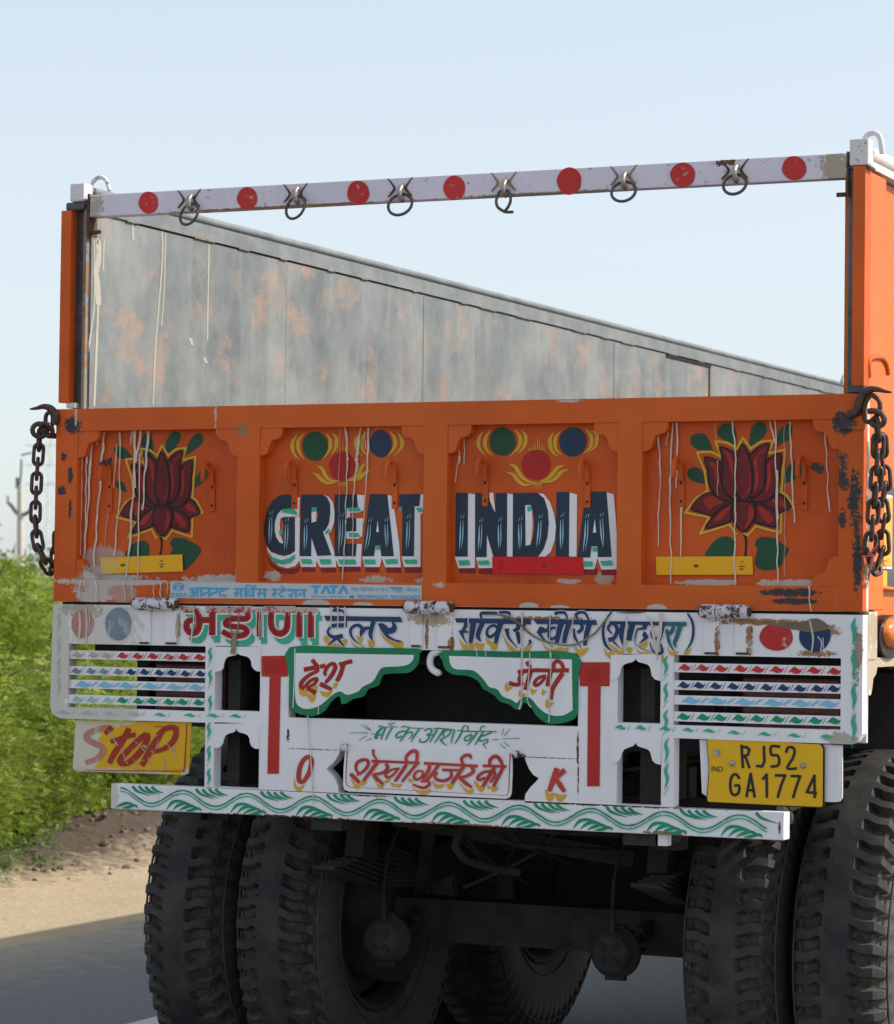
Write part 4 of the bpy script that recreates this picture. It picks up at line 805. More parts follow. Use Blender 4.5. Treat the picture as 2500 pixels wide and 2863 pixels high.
for (F, x, y0, y1, w_) in [('T3', 235, 160, 560, 16), ('T3', 910, 90, 660, 26), ('T3', 1258, 120, 660, 14), ('T3', 1545, 100, 560, 14), ('T3', 345, 590, 650, 14), ('T3', 455, 590, 650, 14)]:
    ms(F, [(x, y0), (x - 4, (y0 + y1) / 2), (x, y1)], [w_, w_ * .7, w_], M_drip, 8)

# middle slogan
g = [([(350, 118), (380, 108), (420, 120), (470, 112), (545, 118)], [10, 14, 10]), ([(402, 120), (365, 150), (335, 195), (328, 225), (352, 225)], [16, 26, 34, 28, 14]), ([(340, 205), (400, 185)], 14), ([(428, 122), (400, 185), (380, 242)], [20, 20, 14]), ([(492, 122), (450, 195), (425, 248)], [20, 18, 10]), ([(448, 78), (480, 90), (518, 70)], [8, 12, 8]), ([(480, 66), (490, 66)], 14),
     ([(580, 120), (620, 112), (700, 128), (810, 130)], [10, 14, 10]), ([(660, 130), (615, 200), (570, 262)], [20, 20, 12]), ([(632, 158), (570, 165), (532, 200), (545, 225), (590, 205)], 17), ([(640, 180), (690, 165), (690, 205), (650, 240)], [14, 16, 14, 6]), ([(765, 132), (720, 200), (680, 268)], [18, 18, 10]),
     ([(815, 155), (860, 132), (892, 150), (870, 185), (835, 195)], 17), ([(850, 192), (862, 225), (820, 265), (775, 265), (772, 235)], 17), ([(850, 205), (915, 192)], 13), ([(945, 140), (905, 210), (870, 272)], [18, 18, 10]), ([(1012, 142), (965, 210), (915, 278)], [18, 18, 10]), ([(905, 138), (960, 130), (1120, 146)], [10, 14, 10]),
     ([(1010, 215), (1005, 175), (1045, 145), (1080, 152), (1060, 195), (985, 242)], 15), ([(975, 240), (1000, 275), (1045, 302)], [20, 16, 6]), ([(1120, 150), (1100, 205), (1082, 285)], [18, 16, 10]), ([(1195, 160), (1160, 225), (1120, 285)], [18, 18, 10]), ([(1145, 150), (1240, 160), (1350, 160), (1540, 162)], [10, 14, 12, 10]), ([(1190, 155), (1212, 108), (1250, 112), (1248, 160)], 14),
     ([(1292, 190), (1230, 215), (1218, 250), (1255, 248), (1300, 200)], 15), ([(1345, 168), (1300, 235), (1245, 302)], [18, 18, 10]), ([(1405, 168), (1360, 235), (1320, 300)], [18, 18, 10]), ([(1375, 152), (1388, 112), (1425, 112)], 13), ([(1490, 168), (1440, 192), (1378, 215), (1368, 250), (1400, 258)], 17), ([(1400, 258), (1450, 240), (1445, 270), (1402, 290)], 14), ([(1402, 285), (1436, 334)], [16, 6])]
rays = [((60, 175), (255, 175)), ((172, 94), (270, 150)), ((215, 88), (278, 147)), ((280, 180), (315, 188)), ((155, 252), (235, 207)), ((225, 256), (288, 232)), ((1490, 246), (1556, 240)), ((1592, 235), (1768, 230)), ((1612, 128), (1595, 192)), ((1680, 130), (1618, 202)), ((1568, 283), (1626, 330)), ((1608, 264), (1662, 310))]
p = Paint(0.0)
for pts, w_ in g: p.stroke('T7', pts, w_, M_patgreen, 2)
for a, b in rays: p.stroke('T7', [a, b], [5, 9], M_patgreen, 2, smooth=False)
part(p, 'painted_slogan', frame)
# hanging message plate
plt = [(28, 302), (860, 335), (1700, 372), (1700, 600), (1690, 780), (1675, 820), (1630, 836), (860, 800), (60, 762), (18, 745), (4, 700), (10, 520)]
mb = MB(); mb.plate(zz('T7', plt), -.004, -.001, M_pwhite); msg = part(mb, 'message_plate', frame)
mb = MB()
for F, x, y in (('T7', 5, 320), ('T7', 1720, 390)):
    q = at(F, x, y, -.006); mb.tube([(q.x - .004, -.008, q.z), (q.x + .012, -.008, q.z - .001)], .011, M_chipwhite, 12)
q = at('T7', 1760, 405, -.006); mb.tube([(q.x - .01, -.006, q.z), (q.x + .018, -.002, q.z)], .004, M_chipwhite, 8)
part(mb, 'plate_hinge', frame)
RS = [([(165, 590), (132, 540), (140, 480), (190, 448), (245, 450), (252, 500), (205, 560), (140, 600)], [26, 32, 36, 36, 34, 36, 34, 26]), ([(75, 585), (120, 630), (168, 678)], [42, 46, 38]), ([(345, 470), (280, 560), (205, 655)], [44, 42, 34]), ([(305, 342), (308, 395), (345, 455)], [34, 24, 18]), ([(288, 460), (500, 466), (768, 478)], [34, 28, 34]),
      ([(430, 485), (448, 530), (400, 575), (310, 590)], [34, 40, 34, 28]), ([(300, 588), (345, 640), (405, 690)], [40, 42, 32]), ([(570, 530), (490, 545), (430, 590), (445, 622), (505, 595), (560, 525)], [22, 24, 28, 28, 26, 22]), ([(640, 488), (580, 580), (520, 664)], [38, 38, 32]), ([(740, 488), (670, 570), (590, 668)], [34, 34, 26]), ([(640, 470), (635, 415), (690, 362), (742, 372), (738, 470)], [30, 34, 40, 42, 30]),
      ([(868, 485), (858, 550), (800, 640)], [34, 42, 38]), ([(805, 560), (745, 560), (712, 610), (738, 645), (788, 615), (808, 565)], [24, 26, 30, 30, 26, 22]), ([(965, 488), (900, 580), (830, 662)], [38, 36, 28]), ([(780, 662), (850, 662), (866, 695), (800, 725), (700, 692)], [26, 28, 34, 32, 24]), ([(812, 480), (1050, 492), (1352, 508)], [34, 30, 34]),
      ([(995, 545), (1175, 550)], [32, 26]), ([(1080, 560), (1085, 615), (1020, 655), (945, 645), (920, 605), (950, 570)], [30, 34, 36, 34, 32, 24]), ([(1215, 505), (1150, 600), (1090, 685)], [42, 42, 36]), ([(1210, 495), (1188, 440), (1225, 402), (1275, 402), (1280, 438)], [30, 34, 36, 34, 22]), ([(1285, 515), (1308, 560), (1240, 608), (1165, 622)], [36, 40, 36, 28]), ([(1165, 620), (1225, 675), (1295, 722)], [36, 42, 30]),
      ([(1402, 505), (1640, 512)], [32, 30]), ([(1520, 520), (1460, 620), (1400, 715)], [42, 44, 36]), ([(1480, 560), (1405, 572), (1352, 618), (1368, 648), (1430, 622)], [30, 32, 36, 34, 26]), ([(1462, 605), (1512, 562), (1522, 605), (1478, 675)], [22, 28, 32, 24]), ([(1605, 520), (1560, 610), (1508, 715)], [42, 40, 34]), ([(1472, 505), (1475, 445), (1528, 410), (1575, 445), (1605, 515)], [30, 38, 42, 40, 30])]
M_signred = paint('sign_red_enamel', (.46, .045, .035), .38, .25, grime=.08)
word('T7', -.004, RS, M_signred, 'painted_word', frame,
     [[(75, 630), (130, 690), (182, 690), (150, 735), (120, 730)], [(190, 655), (238, 660), (205, 705), (180, 690)], [(290, 600), (350, 692), (412, 695), (385, 735), (350, 715)], [(410, 660), (478, 630), (440, 680)], [(475, 670), (530, 692), (592, 685), (560, 730), (530, 710), (500, 720)], [(655, 635), (692, 640), (702, 670), (660, 670)], [(680, 710), (760, 762), (880, 740), (840, 790), (760, 785)], [(895, 650), (940, 692), (1022, 690), (980, 730), (920, 725)], [(1040, 690), (1112, 690), (1080, 740), (1045, 725)], [(1160, 670), (1240, 742), (1312, 740), (1280, 790), (1230, 770)], [(1315, 650), (1370, 702), (1422, 720), (1390, 770), (1360, 750), (1320, 700)], [(1440, 700), (1472, 712), (1460, 745)], [(1480, 720), (1557, 720), (1510, 770)]])
p = Paint(-.004); p.stroke('T7', [(45, 320), (32, 520), (30, 670), (60, 715), (120, 722)], [10, 9, 8, 6, 5], M_maroon, 0); p.stroke('T7', [(120, 722), (800, 758), (1560, 800), (1640, 790), (1660, 740), (1665, 600), (1675, 380)], [4, 4, 4, 6, 9, 10, 12], M_red, 0)
part(p, 'painted_border', frame)
# pillars, O and K
p = Paint(0.0)
p.poly('G', [(632, 525), (798, 522), (798, 652), (752, 655), (740, 1262), (668, 1262), (682, 655), (632, 652)], M_pillarred, 1)
p.poly('G', [(655, 545), (775, 545), (775, 630), (655, 635)], M_red, 2); part(p, 'painted_pillar', frame); p = Paint(0.0)
p.poly('H', [(992, 530), (1172, 530), (1170, 672), (1118, 672), (1112, 1262), (1038, 1262), (1043, 672), (995, 672)], M_pillarred, 1)
p.poly('H', [(1030, 565), (1115, 565), (1112, 640), (1035, 640)], M_red, 2)
part(p, 'painted_pillar', frame)
p = Paint(0.0)
p.poly('G', [(835, 1285), (838, 1345), (860, 1372), (880, 1368), (902, 1325), (870, 1345), (848, 1330)], M_yellow, 1, smooth=True)
p.stroke('G', [(890, 1318), (866, 1300), (870, 1230), (895, 1175), (928, 1155), (946, 1185), (930, 1255), (890, 1318)], [18, 24, 24, 22, 20, 24, 24, 18], M_maroon, 2, grow=5); p.stroke('G', [(890, 1318), (866, 1300), (870, 1230), (895, 1175), (928, 1155), (946, 1185), (930, 1255), (890, 1318)], [18, 24, 24, 22, 20, 24, 24, 18], M_signred, 3)
part(p, 'painted_letter', frame); p = Paint(0.0)
for q in [[(788, 1280), (815, 1305), (845, 1300), (835, 1342), (805, 1345)], [(850, 1302), (880, 1312), (918, 1310), (890, 1350), (862, 1345)]]: p.poly('H', q, M_yellow, 1, smooth=True)
for pts, w_ in [([(862, 1155), (838, 1225), (815, 1292)], [34, 32, 26]), ([(908, 1165), (870, 1200), (836, 1236)], [32, 27, 18]), ([(856, 1218), (878, 1252), (906, 1294)], [24, 30, 24])]: p.stroke('H', pts, w_, M_signred, 3)
part(p, 'painted_letter', frame)
# green flourishes along the frame
def vee(F, x, y0, y1, w_, mat, k=1):
    p = Paint(0.0); p.k = int(random.random() * 37); h = (y1 - y0); p.stroke(F, [(x + 14 * k, y0), (x - 4 * k, y0 + h * .28), (x + 6 * k, y0 + h * .6), (x - 10 * k, y0 + h)], [3, w_, w_, 2], mat, 1)
    p.stroke(F, [(x + 14 * k, y1 - h * .12), (x - 16 * k, y1 + h * .25)], 3, mat, 1); part(p, 'painted_flourish', frame)
for i, y in enumerate((175, 355, 520, 670)): vee('E', 178, y, y + 120, 15, M_fadedgreen, 1)
for y in (440, 610, 810): vee('E', 1345, y, y + 120, 22, M_teal)
for y in (1015, 1195, 1370): vee('E', 1335, y, y + 130, 22, M_teal)
for y in (490, 650, 810): vee('H', 1500, y, y + 120, 18, M_teal)
for y in (975, 1130): vee('H', 1505, y, y + 150, 18, M_teal)
for y in (195, 425, 660, 880): vee('I', 1505, y, y + 200, 30, M_teal)
def hleaf(F, x, y, w_, mat):
    p = Paint(0.0); p.k = int(random.random() * 37); p.poly(F, [(x - w_, y + 10), (x - w_ * .4, y - 10), (x + w_ * .1, y - 12), (x + w_ * .6, y + 4), (x + w_, y + 2), (x + w_ * .5, y + 16), (x, y + 14), (x - w_ * .5, y + 6)], mat, 1, smooth=True); p.stroke(F, [(x + w_ * 1.15, y + 22), (x + w_ * 1.6, y - 12)], 3, mat, 1); part(p, 'painted_flourish', frame)
for x, y, m_ in [(215, 940, M_fadedgreen), (400, 945, M_fadedgreen), (575, 948, M_fadedgreen), (760, 952, M_fadedgreen), (960, 958, M_teal), (1190, 962, M_teal), (1370, 965, M_teal), (1545, 968, M_teal)]: hleaf('E', x, y, 52, m_)
for x, y in [(1235, 912), (1355, 915), (1500, 920)]: hleaf('H', x, y, 36, M_teal)
for x, y in [(470, 1005), (650, 1018), (870, 1028), (1080, 1038), (1310, 1045)]: hleaf('I', x, y, 52, M_teal)
hleaf('I', 320, 998, 46, M_teal)
# dots
p2 = Paint(0.0)
p2.ell('V', 175, 750, 175, 225, M_fadedred, 1, .02)
for x, y0, y1, w_ in [(130, 560, 1000, 40), (235, 480, 1080, 30), (280, 520, 900, 16)]: p2.stroke('V', [(x, y0), (x + 10, (y0 + y1) / 2), (x - 6, y1)], [w_ * .5, w_, w_ * .5], M_drip, 3)
part(p2, 'painted_dot', frame); p2 = Paint(0.0); p2.ell('V', 735, 755, 205, 258, M_fadedblue, 1)
part(p2, 'painted_dot', frame); p2 = Paint(0.0); p2.ell('I', 950, 335, 120, 98, M_dotred, 1); part(p2, 'painted_dot', frame); p2 = Paint(0.0); p2.ell('I', 1225, 322, 113, 120, M_blue, 1)
p2.poly('I', [(850, 225), (1000, 235), (1150, 225), (1180, 215), (1250, 205), (1330, 270), (1280, 290), (1180, 300), (1100, 285), (960, 262)], M_rope, 2, smooth=True)
p2.stroke('I', [(1190, 215), (1215, 340), (1205, 440)], [10, 14, 10], M_drip, 3); p2.stroke('I', [(1245, 330), (1275, 370), (1270, 440)], [8, 10, 8], M_drip, 3); p2.stroke('I', [(1285, 340), (1290, 420)], [8, 6], M_drip, 3)
part(p2, 'painted_dot', frame)
# waves on the bumper bar
p = Paint(0.0)
zc = .979; lam = .2095; ph0 = at('J', 380, 115).x
def wave(x, o): return zc + o + .0205 * cos(2 * pi * (x - ph0) / lam) * (1.0)
xs = [-.985 + i * .012 for i in range(164)]
for o, w_ in ((.0045, .0042), (-.0045, .0036)): p.stroke(None, [(x + random.uniform(-.001, .001), wave(x, o)) for x in xs], [w_ * random.uniform(.8, 1.25) for x in xs], M_patgreen if o > 0 else M_teal, 1)
k0 = int((-.98 - ph0) / lam) - 1
for k in range(k0, k0 + 12):
    cx = ph0 + k * lam
    for j in range(4):          # arcs below each crest
        x0 = cx - .050 + j * .021; zt = .9735 - j * .0062; L_ = .098 - j * .014
        if -1.0 < x0 and x0 + L_ < 1.0: p.stroke(None, [(x0 - .004, .9465), (x0 + .014, zt - .006), (x0 + .034, zt), (x0 + .058 - j * .004, zt - .003), (x0 + L_ - .012, zt - .013 + j * .002)], [.0012, .0085, .0080, .0050, .0008], M_patgreen, 1)
    for j in range(4):          # drops above each trough
        x0 = cx + lam * .5 - .062 + j * .021; z0 = 1.0115 + random.uniform(-.0015, .0008); L_ = .060 - j * .006
        if -.99 < x0 and x0 + .05 < 1.0: p.stroke(None, [(x0, z0), (x0 + .016, z0 - .014 + j * .001), (x0 + L_, z0 - .026 + j * .003)], [.0085, .0070, .0008], M_patgreen, 1)
part(p, 'painted_waves', bar)
# hinges
def hinge(x0, x1, straps):
    mb = MB(); L = (x1 - x0) / 3
    for i in range(3):
        a = x0 + L * i + .0015; b = a + L - .003
        mb.lathe_x([(a, 0), (a, .0165), (a + .002, .0185), (b - .002, .0185), (b, .0165), (b, 0)], (0, -.016, 1.5365), M_chipwhite, 20)
    mb.lathe_x([(x0 - .004, 0), (x0 - .004, .012), (x1 + .004, .012), (x1 + .004, 0)], (0, -.016, 1.5365), M_rusty, 14)
    o = part(mb, 'tailgate_hinge')
    for (F, a, b, y0, y1) in straps:
        mb = MB(); q = at(F, a, y0); r = at(F, b, y1); mb.box(q.x, r.x, -.007, -.0005, r.z, 1.522, M_white)
        mb.box(q.x + .004, r.x - .004, -.010, -.0075, r.z - .004, r.z + .002, M_rusty)
        part(mb, 'hinge_strap', o, bevel=.0015)
hinge(-.940, -.800, [('E', 805, 890, 165, 405), ('E', 1005, 1105, 165, 408)])
hinge(-.072, .066, [('G', 1570, 1640, 250, 460), ('H', 160, 240, 245, 440)])
hinge(.788, .921, [('I', 435, 542, 195, 450), ('I', 660, 770, 200, 452)])
# stop board and number plate
mb = MB(); mb.plate(zz('E', [(292, 1004), (1183, 1020), (1165, 1380), (1158, 1415), (1130, 1428), (700, 1410), (300, 1398), (275, 1388), (268, 1360)]), .012, .016, paint('stop_board_yellow', (.72, .40, .014), .36, .06, grime=.25, stain=[(-1.13, 1.12, .070, .12, (.62, .58, .49), .9, 14), (-1.05, 1.19, .10, .015, (.62, .54, .36), 1.6, 20), (-1.0, 1.05, .2, .008, (.55, .5, .4), 1.2, 20), (-.775, 1.05, .02, .02, (.55, .5, .4), 1.2, 20)]))
board = part(mb, 'stop_board', truck, bevel=.001)
M_stopred = paint('stop_red', (.36, .030, .024), .42, .12, grime=.3, grimec=(.5, .2, .12), wear=.04, wearc=(.55, .36, .2))
p = Paint(.012)
M_stoppink = paint('half_worn_stop_red', (.50, .20, .17), .45, .1, grime=.4, grimec=(.52, .45, .38), wear=.22, wearc=(.53, .44, .36), streak=1)
p.stroke('E', [(590, 1055), (535, 1105)], [44, 30], M_stopred, 2); p.stroke('E', [(560, 1052), (480, 1072), (405, 1105), (395, 1140), (440, 1175), (505, 1205), (518, 1250), (470, 1300), (385, 1330)], [34, 38, 44, 46, 46, 46, 44, 40, 34], M_stoppink, 1)
for pts, w_ in [([(722, 1065), (660, 1180), (600, 1270), (570, 1335)], [40, 46, 44, 36]), ([(580, 1168), (680, 1135), (772, 1112)], 36), ([(855, 1105), (800, 1150), (700, 1250), (652, 1305), (668, 1338), (730, 1320), (820, 1230), (862, 1140), (855, 1105)], [36, 42, 46, 44, 40, 46, 48, 44, 36]), ([(975, 1090), (900, 1210), (818, 1352)], [40, 50, 42]), ([(935, 1120), (1000, 1070), (1060, 1058), (1085, 1090), (1060, 1165), (985, 1225), (890, 1250)], [30, 38, 40, 42, 42, 36, 26])]: p.stroke('E', pts, w_, M_stopred, 2)
p.stroke('E', [(1168, 1030), (1148, 1370), (1135, 1388), (1100, 1395), (700, 1392), (380, 1388)], [6, 9, 9, 7, 7, 3], M_stopred, 2); p.stroke('E', [(910, 1052), (1110, 1054)], 4, M_ink, 2)
for a, b in [((660, 1215), (710, 1340)), ((770, 1165), (850, 1245)), ((950, 1150), (930, 1225)), ((1010, 1180), (1060, 1240)), ((870, 1290), (885, 1350)), ((1070, 1200), (1080, 1290)), ((760, 1300), (785, 1380)), ((560, 1080), (640, 1200)), ((990, 1290), (1000, 1390))]: p.stroke('E', [a, b], [4, 8], M_fadedpink, 3, smooth=False)
part(p, 'painted_stop', board)
mb = MB(); mb.plate(zz('I', [(388, 1072), (1412, 1110), (1412, 1490), (1395, 1515), (1360, 1520), (440, 1480), (405, 1455)]), .0135, .018, M_white); npb = part(mb, 'plate_backing', truck, bevel=.001)
mb = MB(); mb.plate(zz('I', [(450, 1038), (900, 1060), (1070, 1085), (1270, 1095), (1292, 1130), (1290, 1545), (1280, 1562), (880, 1545), (462, 1522), (445, 1505), (462, 1280), (446, 1060)]), .004, .0065, M_black)
plate = part(mb, 'number_plate', truck)
p = Paint(.004)
p.poly('I', [(458, 1050), (900, 1070), (1070, 1094), (1265, 1104), (1284, 1132), (1282, 1540), (1272, 1552), (880, 1535), (465, 1514), (456, 1500), (472, 1280), (456, 1068)], M_signyellow, 0)
for pts in [[(702, 1112), (712, 1268)], [(704, 1122), (740, 1124), (758, 1142), (750, 1176), (712, 1192)], [(730, 1192), (758, 1268)], [(862, 1120), (866, 1225), (850, 1262), (812, 1258)], [(972, 1120), (915, 1120), (918, 1178), (958, 1182), (972, 1215), (962, 1255), (916, 1262)], [(1022, 1158), (1035, 1128), (1065, 1125), (1082, 1150), (1070, 1200), (1030, 1274), (1092, 1276)],
            [(686, 1345), (662, 1318), (634, 1332), (622, 1385), (630, 1450), (660, 1466), (684, 1440), (684, 1400), (656, 1398)], [(738, 1476), (768, 1314), (796, 1478)], [(748, 1432), (786, 1432)], [(856, 1350), (882, 1320), (884, 1480)], [(948, 1326), (1014, 1326), (985, 1400), (962, 1480)], [(1060, 1330), (1122, 1332), (1095, 1405), (1072, 1482)], [(1226, 1482), (1224, 1328), (1170, 1446), (1236, 1450)]]:
    sharp = len(pts) < 6
    if sharp:
        for a, b in zip(pts, pts[1:]): p.stroke('I', [a, b], 19, M_plateink, 2, smooth=False, cap=True)
    else: p.stroke('I', pts, 19, M_plateink, 2, cap=True)
for pts in [[(490, 1260), (490, 1295)], [(502, 1296), (502, 1260)], [(502, 1260), (527, 1298)], [(527, 1298), (527, 1262)], [(540, 1263), (540, 1299)]]: p.stroke('I', pts, 5, M_plateink, 2, smooth=False)
p.stroke('I', [(540, 1264), (558, 1266), (568, 1281), (558, 1296), (540, 1298)], 5, M_plateink, 2)
p.poly('I', [(502, 1142), (548, 1142), (548, 1186), (502, 1186)], M_clip, 2)
part(p, 'plate_lettering', plate)
for x, y in ((634, 1240), (1142, 1256)):
    mb = MB(); q = at('I', x, y, .003); mb.lathe_y([(-.005, 0), (-.0045, .004), (-.003, .007), (.002, .0085)], (q.x, .001, q.z), M_clip, 14); part(mb, 'plate_bolt', plate)

# --- top bar with rings
mb = MB(); mb.box(-1.1215, 1.1715, 0, .040, 2.6675, 2.7325, M_topbar); topbar = part(mb, 'top_bar', bevel=.0025)
mb = MB(); mb.box(-1.128, -1.1225, -.002, .045, 2.612, 2.736, M_rusty); mb.tube([(-1.125, .01, 2.622), (-1.09, .01, 2.624)], .006, M_rusty, 8); part(mb, 'end_bracket', topbar); mb = MB(); mb.box(1.1722, 1.1765, -.002, .045, 2.62, 2.736, M_rusty)
mb.tube([(1.14, .02, 2.627), (1.172, .02, 2.627)], .006, M_rusty, 8)
part(mb, 'end_bracket', topbar)
p = Paint(0.0)
for F, x, y, r in [('N', 828, 331, 55), ('N', 1378, 308, 57), ('O', 403, 277, 62), ('O', 938, 250, 62), ('O', 1578, 212, 69), ('M', 470, 424, 79), ('M', 1168, 381, 77)]:
    p = Paint(0.0); p.ell(F, x, y, r * .99, r * 1.1 if F != 'M' else r * .98, M_dotred, 1, .02); part(p, 'painted_dot', topbar)
RG = [('N', 1053, 395, 58, 62, 0), ('N', 1645, 358, 58, 66, 0), ('O', 45, 363, 66, 62, 1), ('O', 635, 342, 60, 62, 0), ('O', 1212, 318, 40, 66, 2), ('M', 98, 527, 66, 66, 0), ('M', 795, 482, 68, 66, 0)]
for i, (F, x, y, rx, ry, kd) in enumerate(RG):
    if kd == 1: continue                     # the same ring as the second, seen again at the edge of a crop
    c_ = at(F, x, y, -.016); e = at(F, x + rx, y, -.016).x - c_.x; hgt = c_.z - at(F, x, y + ry, -.016).z
    if kd == 2:
        pts = [(c_.x + e * .2 * 1, -.016, c_.z - hgt), (c_.x - e * .7, -.02, c_.z - hgt * .6), (c_.x - e, -.018, c_.z), (c_.x - e * .6, -.012, c_.z + hgt * .8), (c_.x + e * .5, -.012, c_.z + hgt * .8), (c_.x + e, -.018, c_.z), (c_.x + e * .7, -.02, c_.z - hgt * .6), (c_.x + e * .2, -.016, c_.z - hgt * .97), (c_.x + e * 1.4, -.022, c_.z - hgt * 1.05)]
        mb = MB(); mb.tube(catmull(pts, 5), .0042, M_ring, 8)
    else:
        tl = random.uniform(-.12, .12)
        mb = MB(); mb.tube([(c_.x + e * cos(a) * 1, -.016 + .014 * sin(a) + tl * .1 * cos(a), c_.z + hgt * sin(a)) for a in [2 * pi * j / 30 for j in range(30)]], .0042, M_ring, 8, closed=True)
    rg = part(mb, 'lashing_ring', topbar)
    zt = c_.z + hgt
    mb = MB(); mb.tube(catmull([(c_.x, -.001, zt + .022), (c_.x, -.012, zt + .018), (c_.x, -.022, zt + .004), (c_.x, -.016, zt - .012), (c_.x, -.001, zt - .018)], 4), .0075, M_clip, 8)
    part(mb, 'ring_clip', topbar)
    q = at(F, x, y)
    for sx in (-1, 1):
        p = Paint(0.0)
        p.stroke(None, [(q.x + sx * .038, 2.732), (q.x + sx * .022, 2.712), (q.x + sx * .018, 2.700), (q.x + sx * .036, 2.680)], [.003, .0055, .0075, .005], M_rope if i % 3 == 2 or kd == 2 else M_rusty, 2); part(p, 'rust_mark', topbar)

# --- posts of the tailgate
mb = MB()
mb.box(-1.2165, -1.1825, -.002, .0, 2.124, 2.690, M_orange); mb.box(-1.2165, -1.2135, .0005, .07, 2.124, 2.690, M_orange)
mb.box(-1.1825, -1.1375, .030, .034, 2.106, 2.715, M_darksteel); mb.box(-1.1855, -1.1825, .0005, .03, 2.124, 2.690, M_orange)
postl = part(mb, 'corner_post')
mb = MB(); mb.box(-1.190, -1.1405, -.002, .05, 2.7155, 2.770, M_capwhite); mb.box(-1.205, -1.1405, .0005, .06, 2.69, 2.7145, M_darksteel)
part(mb, 'post_cap', postl, bevel=.006)
mb = MB(); mb.box(-1.148, -1.138, .012, .028, 2.106, 2.70, M_seamrust); mb.box(-1.19, -1.16, .0, .03, 2.108, 2.123, M_drip); part(mb, 'weld_seam', postl)
mb = MB(); mb.tube([(at('N', x, y, .10)) for x, y in catmull([(515, 262), (520, 215), (555, 190), (590, 205), (610, 265)], 4)], .0065, M_capwhite, 8); part(mb, 'tie_loop', postl)
mb = MB()
mb.box(1.1740, 1.1890, .012, .06, 2.1085, 2.70, M_darksteel); mb.box(1.1893, 1.2225, -.001, .056, 2.124, 2.697, M_orange)
mb.box(1.178, 1.2215, .0005, .05, 2.108, 2.1235, M_darksteel)
postr = part(mb, 'corner_post', bevel=.0015)
mb = MB(); mb.box(1.1790, 1.2300, -.002, .052, 2.6985, 2.768, M_capwhite); mb.box(1.1742, 1.236, .001, .05, 2.690, 2.6975, M_darksteel); part(mb, 'post_cap', postr, bevel=.007)
mb = MB(); mb.tube([(at('M', x, y, .06)) for x, y in catmull([(1600, 215), (1625, 175), (1668, 160), (1705, 190), (1718, 290)], 4)], .0075, M_capwhite, 8); part(mb, 'tie_loop', postr)

# --- cargo body
LB = 9.4
mb = MB(); mb.box(-1.195, -1.150, .060, LB, 1.50, 2.690, M_wall); wl = part(mb, 'side_wall')
mb = MB(); mb.box(-1.200, -1.1435, .062, LB, 2.6905, 2.738, M_rail); mb.box(-1.198, -1.158, .064, LB, 2.7385, 2.747, M_seam)
mb.tube([(-1.170, y, 2.757) for y in (.06, 3, 6, LB)], .0135, M_rail, 12); part(mb, 'top_rail', wl)
mb = MB(); y = .25
while y < LB - .3:
    l = random.uniform(.03, .16); mb.box(-1.1495, -1.1428, y, y + l, 2.687, 2.6925, M_seamrust); y += l + random.uniform(.12, .5)
mb.box(-1.1499, -1.1485, .3, LB, 2.6855, 2.689, M_seam); part(mb, 'weld_seam', wl)
mb = MB(); mb.box(-1.1495, -1.1440, 4.98, 5.58, 2.672, 2.6838, M_seam); mb.box(-1.1495, -1.1462, 5.56, 5.575, 2.02, 2.671, M_seam); mb.box(-1.1495, -1.1475, 5.576, 5.590, 2.02, 2.671, M_seamrust)
part(mb, 'panel_seam', wl); mb = MB(); mb.box(-1.1495, -1.1482, 4.33, 4.334, 2.0, 2.68, M_rail); part(mb, 'panel_seam', wl); mb = MB(); mb.box(-1.1495, -1.1485, 2.385, 2.388, 2.0, 2.68, M_rail); part(mb, 'panel_seam', wl); mb = MB(); mb.box(-1.1495, -1.1492, 1.30, 1.301, 2.0, 2.68, M_wall); part(mb, 'panel_seam', wl)
# white drips down the wall
M_wdrip = paint('grey_wall_drip', (.44, .42, .36), .5, .1, grime=.3)
mb = MB()
def wdrip(pts, w_):
    P_ = catmull([(atX('N', x, y, -1.149)) for x, y in pts], 4); V = []
    for i, q in enumerate(P_): V += [(-1.1492 + i * 1e-6, q[1] - w_ / 2, q[2]), (-1.1492 + i * 1e-6, q[1] + w_ / 2, q[2])]
    mb.add(V, [(2 * i, 2 * i + 1, 2 * i + 3, 2 * i + 2) for i in range(len(P_) - 1)], M_wdrip)
for pts, w_ in [([(545, 530), (540, 700), (548, 850), (540, 1100), (525, 1465)], .012), ([(548, 540), (550, 650), (535, 720), (545, 790), (548, 900)], .030), ([(525, 540), (528, 700), (525, 900), (500, 1100), (468, 1320)], .008), ([(580, 530), (575, 710)], .008), ([(740, 440), (742, 540)], .014), ([(902, 480), (905, 640), (885, 900), (865, 1150), (853, 1460)], .010), ([(922, 500), (915, 800), (900, 1020)], .008), ([(1165, 560), (1160, 800), (1155, 1100)], .008), ([(1058, 1085), (1072, 1125)], .02), ([(1140, 1195), (1150, 1225)], .02)]:
    wdrip(pts, w_)
part(mb, 'paint_drip', wl)
mb = MB(); mb.tube([(-1.155, 7.86 + .12 * cos(a), 2.762 + .055 * sin(a)) for a in [pi * i / 10 for i in range(11)]], .008, M_rail, 6); part(mb, 'tie_loop', wl)
mb = MB(); mb.box(1.150, 1.195, .062, LB, 1.50, 2.690, M_sideorange); wr = part(mb, 'side_wall')
mb = MB(); mb.box(1.1455, 1.2215, .058, LB, 2.6985, 2.7180, M_side); mb.tube([(1.205, y, 2.738) for y in (.055, 3, 6, LB)], .024, M_side, 12); part(mb, 'top_rail', wr)
mb = MB()
for y in [.0585] + [1.0 + .75 * i for i in range(11)]:
    mb = MB(); mb.box(1.1955, 1.2195, y, y + .15, 1.545, 2.690, M_sideorange); part(mb, 'side_stiffener', wr, bevel=.003)
